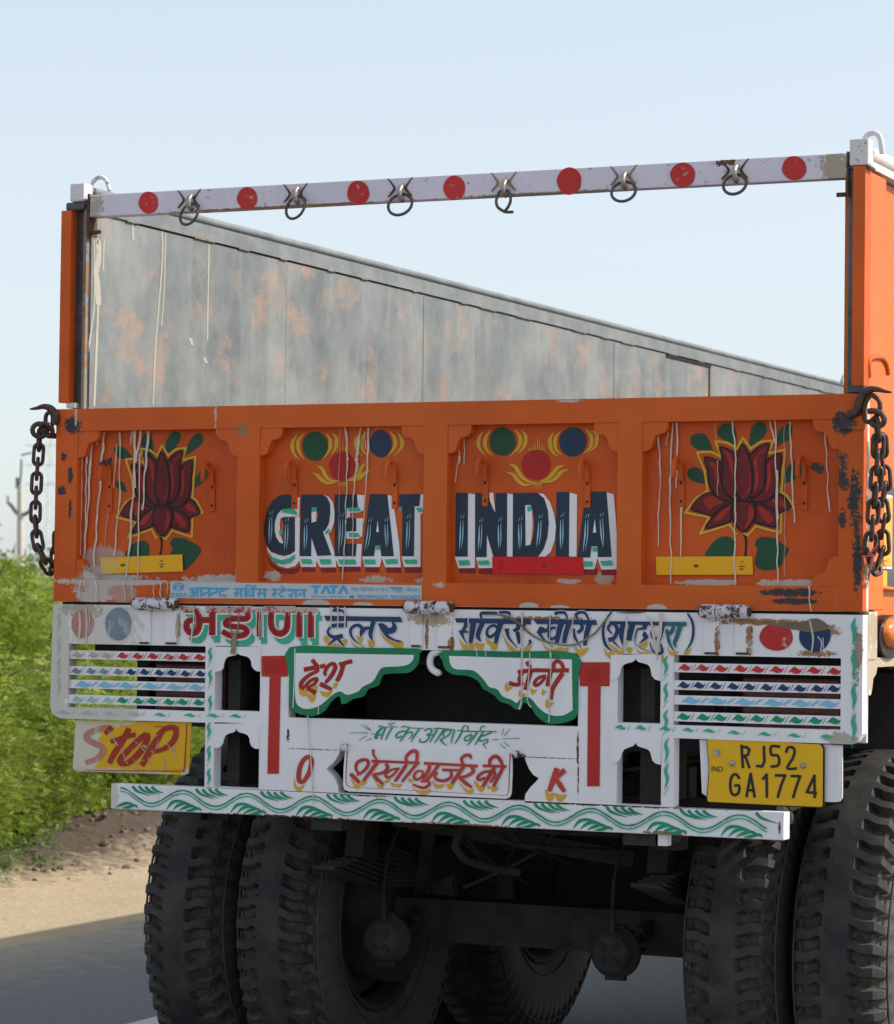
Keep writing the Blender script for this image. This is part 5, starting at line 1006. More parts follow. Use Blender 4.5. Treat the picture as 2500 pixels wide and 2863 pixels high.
mb = MB(); mb.box(1.1957, 1.214, .212, .9, 1.60, 1.875, M_darksteel); mb.box(1.2145, 1.2165, .214, .30, 1.655, 1.852, M_pwhite); mb.box(1.2168, 1.218, .216, .296, 1.662, 1.845, M_tapeyellow); mb.box(1.2145, 1.216, .216, .255, 1.605, 1.650, M_tapeyellow)
part(mb, 'side_reflector', wr)
mb = MB(); mb.tube([atX('R1', x, y, 1.222 + .0) for x, y in catmull([(552, 720), (550, 400), (640, 340), (720, 335), (800, 350), (860, 420), (900, 560), (915, 670)], 3)], .0065, M_orange, 8); part(mb, 'rope_hook', wr); mb = MB(); mb.tube([(1.20, .20, 1.605), (1.235, .24, 1.600)], .007, M_sideorange, 8); part(mb, 'rope_hook', wr)
mb = MB(); mb.box(1.1955, 1.2235, .058, .140, 1.415, 1.540, M_side); mb.plate([(1.1957, 1.2), (1.2237, 1.2), (1.2237, 1.5325), (1.1957, 1.5325)], .043, .0565, M_side)
cpl = part(mb, 'corner_plate', truck, bevel=.002)
mb = MB(); B4 = [(.058, 1.414), (.150, 1.414), (.150, 1.395), (.140, 1.378), (.113, 1.366), (.106, 1.345), (.095, 1.326), (.082, 1.322), (.058, 1.330)]
n = len(B4); mb.add([(1.1957, a, b) for a, b in B4] + [(1.221, a, b) for a, b in B4], [tuple(range(n)), tuple(reversed(range(n, 2 * n)))] + [(i, i + n, (i + 1) % n + n, (i + 1) % n) for i in range(n)], M_side); part(mb, 'scalloped_bracket', cpl)
mb = MB(); mb.box(1.195, 1.215, .142, LB, 1.395, 1.42, M_side); mb.box(1.17, 1.194, .142, LB, 1.42, 1.53, M_side); part(mb, 'side_rub_rail', wr)
# amber side lamp
mb = MB()
c_ = atX('R3', 1010, 1500, 1.225)
mb.add(*(lambda L: ([(1.198, a, b) for a, b in L] + [(1.225, a, b) for a, b in L], [tuple(range(len(L)))] + [tuple(reversed(range(len(L), 2 * len(L))))] + [(i, i + len(L), (i + 1) % len(L) + len(L), (i + 1) % len(L)) for i in range(len(L))]))([(c_.y - .018 + .115 * cos(a), c_.z - .010 + .058 * sin(a)) for a in [2 * pi * i / 20 for i in range(20)]]), M_black)
lamp = part(mb, 'side_lamp', truck)
mb = MB(); V = []; F_ = []
for i in range(7):
    t = i / 6 * pi / 2
    for j in range(20):
        a = 2 * pi * j / 20; V.append((1.2255 + .035 * sin(t), c_.y + .100 * cos(t) * cos(a), c_.z + .045 * cos(t) * sin(a)))
for i in range(6):
    for j in range(20): F_.append((i * 20 + j, i * 20 + (j + 1) % 20, (i + 1) * 20 + (j + 1) % 20, (i + 1) * 20 + j))
mb.add(V, F_, M_amber, True); part(mb, 'lens', lamp)
# floor, headboard
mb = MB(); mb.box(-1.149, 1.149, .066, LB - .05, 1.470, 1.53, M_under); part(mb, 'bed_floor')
mb = MB(); mb.box(-1.195, 1.195, LB + .002, LB + .06, 1.45, 2.80, M_sideorange); part(mb, 'headboard')

# --- under the body
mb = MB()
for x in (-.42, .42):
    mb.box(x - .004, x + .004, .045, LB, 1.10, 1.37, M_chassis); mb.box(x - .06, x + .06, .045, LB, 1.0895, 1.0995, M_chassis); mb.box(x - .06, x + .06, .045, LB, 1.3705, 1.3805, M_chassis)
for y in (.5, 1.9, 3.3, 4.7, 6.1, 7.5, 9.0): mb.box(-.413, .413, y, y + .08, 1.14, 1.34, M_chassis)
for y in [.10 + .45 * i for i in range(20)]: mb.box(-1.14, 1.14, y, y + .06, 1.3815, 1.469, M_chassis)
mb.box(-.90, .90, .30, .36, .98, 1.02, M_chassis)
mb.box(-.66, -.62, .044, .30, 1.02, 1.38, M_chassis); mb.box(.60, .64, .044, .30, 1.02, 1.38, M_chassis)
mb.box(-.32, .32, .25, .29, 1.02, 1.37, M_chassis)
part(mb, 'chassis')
mb = MB(); mb.box(-.995, -.955, .10, .14, 1.19, 1.47, M_chassis); mb.box(-.955, -.60, .155, .175, 1.36, 1.40, M_chassis); part(mb, 'lamp_bracket')
for x0, x1 in ((-.935, -.68), (.86, 1.155)):
    mb = MB(); mb.box(x0, x1, .10, .19, 1.215, 1.375, M_chassis); tl = part(mb, 'tail_lamp', truck, bevel=.012)
    mb = MB(); mb.box(x0 + .010, x1 - .010, .084, .0995, 1.225, 1.365, M_tail); part(mb, 'lens', tl, bevel=.01)
# pintle hook
mb = MB(); mb.tube([at('G', x, y, .012) for x, y in catmull([(1765, 500), (1725, 502), (1696, 520), (1686, 560), (1695, 600), (1725, 625), (1755, 632)], 4)], [.008] * 3 + [.010] * 20 + [.006] * 2, M_pwhite, 10)
mb.tube([(-.10, .05, at('G', 1765, 570).z), (.10, .05, at('G', 1765, 580).z)], .006, M_axle, 8)
part(mb, 'pintle_hook')

# wheels
AX = [(.965, .57), (2.30, .57)]; R_ = .57
def tyre_mesh():
    mb = MB(); na = 448; hw = .108
    prof = []      # (x, r, kind)
    prof += [(-.095, .290, 0), (-.118, .315, 0), (-.134, .37, 0), (-.140, .42, 0), (-.137, .47, 0), (-.128, .515, 0), (-.118, .540, 0)]
    for i in range(19):
        x = -.108 + .216 * i / 18; prof.append((x, R_ - .012 * (abs(x) / .108) ** 2.6, 1))
    prof += [(.118, .540, 0), (.128, .515, 0), (.137, .47, 0), (.140, .42, 0), (.134, .37, 0), (.118, .315, 0), (.095, .290, 0)]
    k = len(prof); V = []; nl = 56; G = []
    for i in range(na):
        a = 2 * pi * i / na
        for (x, r, kd) in prof:
            rr = r; xx = x; u = abs(x) / .108; g = 0
            if kd or (u > .98 and r > .51):
                sg = .5 if x > 0 else 0
                ph = (i / na * nl + sg) % 1
                if u > .42 and ph < .40: g = .026 * min(1, (u - .36) * 10)
                ph2 = (i / na * nl + sg + .55) % 1
                if kd and .12 < u <= .20: g = .007
                if not kd: xx = x - (1 if x > 0 else -1) * g * .8
                else: rr -= g
            av = a + (2 * pi / nl) * ((.30 * (u - .6) + .05 * sin(11 * u)) if r > .51 else .12)
            V.append((xx, rr * cos(av), rr * sin(av))); G.append(g)
    fs = {0: [], 1: [], 2: []}
    for i in range(na):
        for j in range(k - 1):
            i2 = (i + 1) % na; q = (i * k + j, i * k + j + 1, i2 * k + j + 1, i2 * k + j)
            sw = j < 5 or j > k - 7
            fs[0 if sw else 2 if sum(G[z] for z in q) > .050 else 1].append(q)
    mb.add(V, fs[0], M_sidewall, True); b0 = len(mb.v)
    mb.add(V, fs[1] , M_tyre, False)
    for q in fs[2]: mb.f.append([b0 + z for z in q]); mb.m.append(mb.mi(M_groove)); mb.sm.append(False)
    for r, x in ((.335, .126), (.50, .1335)):
        for s_ in (-1, 1):
            mb.tube([(s_ * x, r * cos(a), r * sin(a)) for a in [2 * pi * i / 64 for i in range(64)]], .0035, M_sidewall, 6, closed=True)
    return mb
tyre0 = None; first = None
def place_wheel(x, y, z, face, rot):
    global tyre0, first
    if tyre0 is None:
        tyre0 = tyre_mesh().build('wheel', truck)
        mb = MB()
        mb.lathe_x([(-.10, .296), (-.112, .300), (-.112, .285), (-.09, .268), (.02, .262), (.05, .240), (.055, .17), (.048, .13), (.05, .10), (.09, .09), (.095, 0)], (0, 0, 0), M_axle, 40)
        mb.lathe_x([(.05, .262), (.10, .275), (.112, .285), (.112, .300), (.10, .296)], (0, 0, 0), M_axle, 40)
        for i in range(10):
            a = 2 * pi * i / 10; mb.tube([(.045, .142 * cos(a), .142 * sin(a)), (.072, .142 * cos(a), .142 * sin(a))], .012, M_rusty, 6)
        first = mb.build('rim', tyre0); t = tyre0; rm = first
    else:
        t = tyre0.copy(); COL.objects.link(t); rm = first.copy(); COL.objects.link(rm); rm.parent = t; t.parent = truck
    t.location = (x, y, z); t.rotation_euler = (rot, 0, pi if face < 0 else 0)
for (ay, az) in AX:
    for s_ in (-1, 1):
        place_wheel(s_ * 1.032, ay, az, s_, random.random() * 6); place_wheel(s_ * .712, ay, az, -s_, random.random() * 6)
for (ay, az) in AX:
    mb = MB()
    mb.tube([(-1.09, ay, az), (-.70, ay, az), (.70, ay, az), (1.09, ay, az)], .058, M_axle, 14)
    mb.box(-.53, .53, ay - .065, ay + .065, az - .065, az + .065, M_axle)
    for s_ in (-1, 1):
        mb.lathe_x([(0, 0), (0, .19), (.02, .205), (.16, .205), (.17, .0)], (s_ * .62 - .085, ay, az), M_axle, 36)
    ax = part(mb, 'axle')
    for s_ in (-1, 1):
        mb = MB()
        for k in range(9):
            l = .62 - k * .05
            pts = [(s_ * .50, ay + l * t, az + .10 + .012 * k + .10 * t * t * (l / .62)) for t in (-1, -.5, 0, .5, 1)]
            for a, b in zip(pts, pts[1:]): mb.obox(a, b, .075, .011, M_axle)
        part(mb, 'leaf_spring', ax)
        # brake chamber
        F, cx, cy = ('J', 1405, 850) if s_ < 0 else ('K', 1240, 1020)
        q = at(F, cx, cy, ay - .30)
        if ay > 2: q = Vector((q.x, ay - .3, q.z))
        mb = MB()
        mb.lathe_y([(-.060, 0), (-.058, .02), (-.056, .044), (-.048, .060), (-.012, .066), (-.010, .076), (.008, .076), (.010, .066), (.05, .055), (.07, .025), (.07, 0)], (q.x, ay - .30, q.z), M_axle, 28)
        for i in range(4):
            a = pi / 4 + i * pi / 2; mb.obox((q.x + .02 * cos(a), ay - .361, q.z + .02 * sin(a)), (q.x + .04 * cos(a), ay - .359, q.z + .04 * sin(a)), .014, .005, M_chassis, Vector((0, 1, 0)))
        mb.tube([(q.x, ay - .22, q.z), (q.x, ay - .10, q.z + .02)], .014, M_axle, 8)
        mb.obox((q.x, ay - .10, q.z + .03), (q.x + s_ * .02, ay - .05, az + .02), .03, .05, M_axle)
        mb.tube([(q.x, ay - .33, q.z + .06), (q.x, ay - .33, q.z + .115)], .009, M_axle, 8)
        for dz in (-.066, .066): mb.obox((q.x - .03, ay - .30, q.z + dz), (q.x + .03, ay - .30, q.z + dz), .03, .022, M_chassis, Vector((0, 1, 0)))
        for k in range(5): mb.tube([(q.x + .05 * cos(k * 1.3), ay - .23, q.z + .05 * sin(k * 1.3)), (q.x + .05 * cos(k * 1.3), ay - .20, q.z + .05 * sin(k * 1.3))], .008, M_chassis, 6)
        bc = part(mb, 'brake_chamber', ax)
        mb = MB(); mb.tube(catmull([(q.x, ay - .33, q.z + .115), (q.x + .005, ay - .33, q.z + .22), (q.x + .03, ay - .31, q.z + .32), (q.x + .07, ay - .2, q.z + .46), (q.x + .02, ay, q.z + .6)], 4), .006, M_chassis, 8); part(mb, 'air_hose', bc)
for x in (-.5, .5):
    mb = MB(); mb.obox((x, AX[0][0], .75), (x, AX[0][0], 1.09), .10, .12, M_chassis, Vector((0, 1, 0)))
    mb.obox((x, 1.75, .70), (x, 1.75, 1.09), .08, .30, M_chassis, Vector((0, 1, 0)))
    part(mb, 'suspension_hanger'); mb = MB(); mb.obox((x * .96, .62, 1.09), (x * .96, .55, .78), .06, .10, M_chassis, Vector((0, 1, 0))); part(mb, 'suspension_hanger'); mb = MB(); mb.obox((x * .6, .70, 1.05), (x, 1.0, .62), .04, .04, M_axle); part(mb, 'suspension_hanger')
mb = MB(); mb.box(-.36, .36, .52, .57, .885, .935, M_axle)
mb.obox((-.34, .6, .90), (.30, .8, .80), .05, .05, M_axle)
part(mb, 'cross_tube')
for (F, x0, x1, y0, y1) in [('J', 1030, 1180, 245, 310), ('K', 1285, 1480, 360, 430)]:
    a = at(F, x0, y0, .03); b = at(F, x1, y1, .03); mb = MB(); mb.box(a.x, b.x, .02, .20, b.z, .9415, M_axle); part(mb, 'bumper_mount')
a = at('K', 1468, 375, .03); b = at('K', 1532, 428, .03); mb = MB(); mb.box(a.x, b.x, .02, .05, b.z, .9415, M_pwhite)
part(mb, 'bumper_mount')
mb = MB()      # tanks, hoses, springs seen as dark clutter behind the openings
mb.lathe_x([(-.30, 0), (-.30, .10), (-.27, .13), (.27, .13), (.30, .10), (.30, 0)], (0, .75, 1.22), M_axle, 24)
part(mb, 'air_tank')
for x in (-.60, -.2, .16, .72, .78):
    mb = MB(); mb.tube(catmull([(x, .33, 1.30), (x + .02, .30, 1.15), (x - .01, .32, 1.0), (x + .04, .5, .9), (x, .8, .95)], 4), .013, M_chassis, 8); part(mb, 'brake_hose')
for x0, x1 in ((-1.21, -.67), (.67, 1.21)):
    mb = MB(); mb.box(x0, x1, .55, .56, 1.16, 1.37, M_chassis); part(mb, 'mudguard')

for s_ in (-1, 1):
    mb = MB(); x0, x1 = sorted((s_ * .47, s_ * 1.12)); mb.box(x0, x1, 3.15, 3.95, .72, 1.36, M_chassis); part(mb, 'added_dark_box', truck, bevel=.01)  # added box under the bed, screens off the sunlit ground behind it
    mb = MB(); x0, x1 = sorted((s_ * .30, s_ * 1.19)); mb.box(x0, x1, 1.62, 1.635, .66, 1.36, M_chassis); part(mb, 'added_dark_sheet')  # added dark sheet, made wide to hide bright ground past the wheels
mb = MB(); mb.box(-.298, .298, 1.65, 1.73, .52, 1.36, M_chassis); part(mb, 'added_dark_block', truck, bevel=.008)  # added block that keeps the middle gap dark against the lit ground
ru = random.Random(11)
for k in range(12):
    x = ru.uniform(-.6, .6); mb = MB(); mb.tube(catmull([(x, ru.uniform(.35, .6), 1.32), (x + ru.uniform(-.1, .1), ru.uniform(.35, .7), 1.12), (x + ru.uniform(-.2, .2), ru.uniform(.4, .8), ru.uniform(.80, 1.0)), (x + ru.uniform(-.3, .3), ru.uniform(.6, 1.0), ru.uniform(.68, .9))], 4), ru.choice((.006, .009, .013)), ru.choice((M_chassis, M_axle)), 7); part(mb, 'brake_hose')
for k in range(8):
    x = ru.uniform(-.55, .55); z = ru.uniform(.86, 1.05); mb = MB(); mb.box(x, x + ru.uniform(.03, .10), .42, .48, z, z + ru.uniform(.05, .16), ru.choice((M_chassis, M_axle))); part(mb, 'chassis_bracket', truck, bevel=.004)
# chains
def link_mesh():
    mb = MB(); r = .0056; hw = .0138; hl = .0175
    pts = []
    for i in range(9): a = pi * i / 8; pts.append((hw * cos(a), 0, hl + hw * sin(a)))
    for i in range(9): a = pi + pi * i / 8; pts.append((hw * cos(a), 0, -hl + hw * sin(a)))
    mb.tube(pts, r, M_chain, 8, closed=True); return mb
link0 = None
def chain(name, path, parent, label=None):
    global link0
    P_ = [Vector(q) for q in catmull([tuple(q) for q in path], 12)]
    d_ = [0]
    for a, b in zip(P_, P_[1:]): d_.append(d_[-1] + (b - a).length)
    def pos(s):
        for i in range(1, len(d_)):
            if d_[i] >= s: t = (s - d_[i - 1]) / max(1e-9, d_[i] - d_[i - 1]); return P_[i - 1].lerp(P_[i], t)
        return P_[-1]
    pitch = .0425; n = int(d_[-1] / pitch)
    for i in range(n):
        c = pos((i + .5) * pitch); t = (pos((i + 1) * pitch) - pos(i * pitch)).normalized()
        e = Vector((.30, -.95, .0)); e = (e - t * e.dot(t)).normalized(); sd_ = t.cross(e).normalized()
        a_ = (0.12 if i % 2 else pi / 2 + .12) + random.uniform(-.12, .12)
        bx = sd_ * cos(a_) + e * sin(a_); by = t.cross(bx)
        q = Matrix((bx, by, t)).transposed()
        if link0 is None: o = link_mesh().build('chain_link', parent); link0 = o
        else: o = link0.copy(); COL.objects.link(o); o.parent = parent
        o.matrix_world = Matrix.Translation(c) @ q.to_4x4()
def latch(F, hook, eye, bx, Y=0.0):
    mb = MB(); P_ = [at(F, x, y, Y) for x, y in catmull(hook, 5)]; n = len(P_)
    mb.tube(P_, [.0025 + .0085 * min(1, i / (n * .5)) for i in range(n)], M_chain, 10)
    mb.tube([at(F, x, y, Y) + Vector((0, .004, 0)) for x, y in catmull(eye, 4, True)], .0065, M_chain, 8, closed=True)
    return part(mb, 'tie_chain')
tc1 = latch('A', [(215, 240), (260, 234), (310, 222), (355, 232), (392, 268), (402, 312), (388, 345)], [(350, 262), (325, 285), (322, 340), (335, 375), (362, 372), (372, 320), (370, 285)], None, -.008)
mb = MB(); q = at('A', 385, 420); mb.box(q.x - .020, q.x + .002, -.006, .02, q.z - .012, q.z + .004, M_chain)
mb.tube([at('A', 285 + 40 * cos(a), 392 + 48 * sin(a), -.012) + Vector((0, .01 * cos(a), 0)) for a in [2 * pi * i / 16 for i in range(16)]], .0075, M_chain, 8, closed=True)
mb.tube([at('A', 335 + 38 * cos(a), 385 + 42 * sin(a), -.016) + Vector((0, .012 * sin(a), 0)) for a in [2 * pi * i / 16 for i in range(16)]], .0075, M_chain, 8, closed=True); part(mb, 'shackle', tc1)
pts = [at('A2', x, y, 0.0) for x, y in [(410, 225), (408, 330), (400, 470), (388, 620), (380, 780), (374, 930), (370, 1090), (378, 1240), (402, 1400), (450, 1520)]] + [at('A2', 520, 1650, .03), at('A2', 572, 1590, .07), at('A2', 575, 1470, .08), at('A2', 572, 1340, .08), at('A2', 580, 1240, .08)]
chain('chain_link', pts, tc1)
tc2 = latch('D', [(1775, 112), (1730, 105), (1680, 92), (1630, 95), (1585, 125), (1560, 180), (1540, 240), (1490, 270)], [(1640, 130), (1610, 160), (1590, 220), (1600, 300), (1640, 300), (1690, 240), (1690, 170)], None, -.010)
mb = MB(); q = at('D', 1478, 305); mb.box(q.x - .018, q.x + .050, -.006, -.0005, q.z - .022, q.z + .012, M_orange)
mb.tube([at('R1', x, y, -.02) for x, y in catmull([(530, 1370), (640, 1360), (780, 1410), (840, 1520), (800, 1620), (690, 1650), (580, 1580)], 3)], .0078, M_chain, 8); part(mb, 'shackle', tc2)
chain('chain_link', [at('R1', 690, 1560, -.012), at('R1', 720, 1800, -.012), at('R2', 720, 60, -.012), at('R2', 700, 300, -.012), at('R2', 690, 600, -.012), at('R2', 655, 980, -.012), at('R2', 625, 1300, -.012), at('R2', 600, 1650, -.012), at('R2', 560, 1950, -.012), at('R3', 570, 130, 0), at('R3', 660, 290, .02), at('R3', 720, 180, .05),
                     at('R2', 825, 1900, .06), at('R2', 790, 1650, .06), at('R2', 845, 1400, .06), at('R2', 800, 1100, .06), at('R2', 850, 800, .06), at('R2', 845, 520, .06), at('R2', 800, 250, .06), at('R1', 780, 1900, .05), at('R1', 760, 1720, .03)], tc2)
mb = MB()
for pts in [[(600, 1980), (680, 1900), (720, 1850), (640, 1960), (560, 2040)], [(520, 2050), (620, 1990), (700, 1900)]]: mb.tube(catmull([at('R2', x, y, -.03) for x, y in pts], 4), .0022, M_thread, 5)
for pts in [[(420, 40), (560, 30), (640, 10)], [(620, 20), (590, 120), (560, 300), (540, 500)], [(640, 30), (600, 160), (545, 420)]]: mb.tube(catmull([at('R3', x, y, -.03) for x, y in pts], 4), .0024, M_thread, 5)
for i in range(14): a = random.uniform(-2.6, .4); q = at('R3', 480 if i % 2 else 770, 200 if i % 2 else 130, -.02); mb.tube([q, q + Vector((.022 * cos(a), random.uniform(-.01, .01), .03 * sin(a)))], .0009, M_straw, 4)
part(mb, 'thread_tuft', tc2)

# ------------------------------------------------------------------ GROUND, ROAD
from mathutils import noise as mn
def ground_mat():
    m, nt, p = newmat('sandy_verge'); v = mapped(nt)
    a = noise(nt, v, .5, 8, .65); b = noise(nt, v, 14, 6, .7); c = noise(nt, v, 70, 3)
    col = mix(nt, ramp(nt, a, .35, .65), (.40, .30, .19), (.52, .405, .275))
    col = mix(nt, math_(nt, 'MULTIPLY', ramp(nt, b, .55, .70), .40), col, (.25, .185, .12))
    col = mix(nt, ramp(nt, c, .66, .72), col, (.48, .42, .34))
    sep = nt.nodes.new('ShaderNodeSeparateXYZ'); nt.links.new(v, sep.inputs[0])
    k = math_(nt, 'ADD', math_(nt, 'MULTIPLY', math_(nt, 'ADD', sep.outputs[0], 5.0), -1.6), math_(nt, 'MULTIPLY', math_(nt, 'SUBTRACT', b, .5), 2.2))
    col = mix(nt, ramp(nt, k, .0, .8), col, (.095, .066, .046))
    nt.links.new(col, p.inputs['Base Color']); p.inputs['Roughness'].default_value = .95
    bump(nt, p, math_(nt, 'ADD', b, math_(nt, 'MULTIPLY', c, .4)), .8, .03); return m
M_ground = ground_mat()
def height(x, y):
    h = 0.0
    if x < -4.6:
        t = min(1, (-4.6 - x) / 1.2)
        h += t * .10 * mn.noise(Vector((x * .8, y * .8, 0)))
        d2 = ((x + 5.85) / .75) ** 2 + ((y - 8.6) / 2.2) ** 2
        h += .27 * math.exp(-d2 * 1.1) * (1 + .35 * mn.noise(Vector((x * 3, y * 3, 1)))) + t * .05 * mn.noise(Vector((x * 6, y * 6, 2))) + t * .02 * mn.noise(Vector((x * 17, y * 17, 2)))
        h += min(.25, max(0, (-x - 7) * .05))
    return h
mb = MB()
xs = [-600, -200, -80, -40, -25, -18] + [-14 + .12 * i for i in range(79)] + [-4.4, -4, -2, 0, 4, 8, 20, 100, 600]
ys = [-60, -20, -5, 0, 2] + [3 + .14 * i for i in range(108)] + [19, 22, 28, 40, 70, 150, 400, 1500]
V = [(x, y, height(x, y)) for x in xs for y in ys]; ny = len(ys)
mb.add(V, [(i * ny + j, (i + 1) * ny + j, (i + 1) * ny + j + 1, i * ny + j + 1) for i in range(len(xs) - 1) for j in range(ny - 1)], M_ground, True)
tag(mb.build('ground'), kind='structure')
def road_mat():
    m, nt, p = newmat('worn_asphalt'); v = mapped(nt)
    a = noise(nt, mapped(nt, (1, .12, 1)), 1.6, 6, .6); b = noise(nt, v, 160, 3, .7); c = noise(nt, v, 9, 6, .65)
    col = mix(nt, ramp(nt, a, .35, .65), (.31, .315, .32), (.40, .40, .39))
    g3 = noise(nt, v, 62, 4, .75)
    col = mix(nt, math_(nt, 'MULTIPLY', ramp(nt, g3, .50, .64), .6), col, (.40, .395, .385))
    col = mix(nt, math_(nt, 'MULTIPLY', ramp(nt, g3, .42, .34), .6), col, (.13, .13, .135))
    col = mix(nt, math_(nt, 'MULTIPLY', ramp(nt, b, .50, .68), .6), col, (.38, .375, .365))
    col = mix(nt, math_(nt, 'MULTIPLY', ramp(nt, b, .36, .30), .5), col, (.10, .10, .105))
    sep = nt.nodes.new('ShaderNodeSeparateXYZ'); nt.links.new(v, sep.inputs[0])
    k = math_(nt, 'ADD', math_(nt, 'MULTIPLY', math_(nt, 'ADD', sep.outputs[0], 2.9), -1.0), math_(nt, 'MULTIPLY', math_(nt, 'SUBTRACT', c, .5), 1.6))
    col = mix(nt, math_(nt, 'MULTIPLY', ramp(nt, k, -.2, 1.0), .85), col, (.42, .335, .235))
    nt.links.new(col, p.inputs['Base Color']); p.inputs['Roughness'].default_value = .9
    bump(nt, p, math_(nt, 'ADD', b, g3), .8, .008); return m
mb = MB()
L_ = []; yy = -60.0
while yy < 60: L_.append((-3.72 + .10 * mn.noise(Vector((0, yy * .9, 5))) + .05 * mn.noise(Vector((0, yy * 3.1, 5))), yy)); yy += .35
L_ += [(-3.7, 200), (-3.7, 1400)]
mb.add([(x, y, .004) for x, y in L_] + [(6.5, y, .004) for x, y in L_], [(i, i + len(L_), i + 1 + len(L_), i + 1) for i in range(len(L_) - 1)], road_mat())
tag(mb.build('road'), kind='structure')
mb = MB(); mb.add([(-2.065, -40, .008), (-1.962, -40, .008), (-1.962, 1200, .008), (-2.065, 1200, .008)], [(0, 1, 2, 3)], paint('worn_road_paint', (.58, .58, .56), .7, .1, grime=.5, grimec=(.3, .28, .25), wear=.10, wearc=(.22, .21, .20)))
tag(mb.build('road_line'), kind='structure')
# clods and litter on the mound
mb = MB()
mcl = metal('earth_clod', (.10, .072, .05), (.19, .145, .10), .95, 0, 20)
def rock(mb, c, r, mat):
    V = []; F_ = []
    for i in range(5):
        t = pi * i / 4
        for j in range(7): a = 2 * pi * j / 7; k = r * random.uniform(.7, 1.2); V.append((c[0] + k * sin(t) * cos(a), c[1] + k * sin(t) * sin(a), c[2] + k * .7 * cos(t)))
    for i in range(4):
        for j in range(7): F_.append((i * 7 + j, (i + 1) * 7 + j, (i + 1) * 7 + (j + 1) % 7, i * 7 + (j + 1) % 7))
    mb.add(V, F_, mat)
for i in range(420):
    x = random.gauss(-5.85, .55); y = random.uniform(5.2, 11.5)
    if x < -4.9: rock(mb, (x, y, height(x, y) + .005), random.choice((.008, .012, .018, .03)), mcl)
tag(mb.build('earth_clods'), 'crumbled brown clods and small stones on the earth bank beside the road', 'earth clods', kind='stuff')

# ------------------------------------------------------------------ VEGETATION
def leaf_mat(name, a, b):
    m, nt, p = newmat(name)
    oi = nt.nodes.new('ShaderNodeObjectInfo'); v = mapped(nt)
    n = noise(nt, v, 2.3, 3); n2 = noise(nt, v, 23, 2)
    ge = nt.nodes.new('ShaderNodeNewGeometry')
    f = math_(nt, 'ADD', math_(nt, 'ADD', math_(nt, 'MULTIPLY', n, .55), math_(nt, 'MULTIPLY', n2, .35)), math_(nt, 'MULTIPLY', ge.outputs['Random Per Island'], .22))
    col = mix(nt, ramp(nt, f, .36, .74), a, b)
    nt.links.new(col, p.inputs['Base Color']); p.inputs['Roughness'].default_value = .55
    tr = N(nt, 'ShaderNodeBsdfTranslucent'); ms = N(nt, 'ShaderNodeMixShader'); ms.inputs[0].default_value = .38
    nt.links.new(col, tr.inputs[0]); out = nt.nodes['Material Output']
    nt.links.new(p.outputs[0], ms.inputs[1]); nt.links.new(tr.outputs[0], ms.inputs[2]); nt.links.new(ms.outputs[0], out.inputs[0]); return m
M_leaf = leaf_mat('feathery_leaf', (.10, .185, .02), (.41, .48, .065))
M_leaf2 = leaf_mat('weed_leaf', (.06, .15, .02), (.15, .27, .04))
M_leaffar = leaf_mat('distant_leaf', (.075, .12, .03), (.14, .19, .05))
M_twig = metal('grey_brown_twig', (.10, .075, .05), (.17, .13, .09), .9, 0, 20)
def frond_bush(rx, rz, nclump, nfr, rng, leafsize=.040):
    """stems that arch outward, each clump a bunch of feathery fronds of paired leaflets"""
    fo = MB(); stm = MB(); clumps = []
    while len(clumps) < nclump:
        a = rng.random() * 2 * pi; u = rng.random() ** .45; h = rng.random()
        prof = (.55 + .55 * h) if h < .45 else (1.05 - .75 * (h - .45) / .55 * (h - .45) / .55 - .12 * (h - .45))
        r = rx * u * prof * rng.uniform(.75, 1.12)
        clumps.append(Vector((r * cos(a), r * sin(a), rz * (.10 + .90 * h) * rng.uniform(.88, 1.08))))
    V = []; F_ = []
    for c in clumps:
        cs = rng.uniform(.07, .15); out = Vector((c.x, c.y, .35 * rz)).normalized()
        for k in range(nfr):
            o = c + Vector((rng.gauss(0, cs), rng.gauss(0, cs), rng.gauss(0, cs * .7)))
            d = (out + Vector((rng.gauss(0, .7), rng.gauss(0, .7), rng.gauss(.0, .5)))).normalized(); L = rng.uniform(.07, .14)
            sd = d.cross(Vector((rng.gauss(0, .4), rng.gauss(0, .4), 1))).normalized(); nn = 4
            for q in range(nn):
                t = (q + .6) / nn; b = o + d * L * t + Vector((0, 0, -.35 * L * t * t))
                for s_ in (-1, 1):
                    dr = (sd * s_ + d * .45 + Vector((0, 0, rng.uniform(-.25, .12)))).normalized(); l = leafsize * rng.uniform(.75, 1.2); ww = d * l * .22
                    i0 = len(V); V += [b - ww, b + dr * l * .5 - ww * 1.1, b + dr * l, b + dr * l * .5 + ww * 1.1]
                    F_.append((i0, i0 + 1, i0 + 2, i0 + 3))
    fo.add(V, F_, M_leaf)
    for i in range(16):
        c = rng.choice(clumps); r0 = Vector((rng.uniform(-.15, .15), rng.uniform(-.15, .15), -.05))
        stm.tube(catmull([r0, r0.lerp(c, .45) + Vector((0, 0, .12 * rz)), c], 4), [.016 - .0013 * j for j in range(9)], M_twig, 5)
    for i in range(9):
        a = rng.random() * 2 * pi; r1 = rx * rng.uniform(.7, 1.1); h1 = rz * rng.uniform(.25, 1.05)
        stm.tube(catmull([(r1 * .3 * cos(a), r1 * .3 * sin(a), h1 * .3), (r1 * .8 * cos(a + .2), r1 * .8 * sin(a + .2), h1 * .9), (r1 * 1.12 * cos(a + .35), r1 * 1.12 * sin(a + .35), h1 * .92), (r1 * 1.25 * cos(a + .5), r1 * 1.25 * sin(a + .5), h1 * .7)], 4), [.009 - .0006 * j for j in range(13)], M_twig, 5)
    return fo, stm
rng = random.Random(3)
protos = []
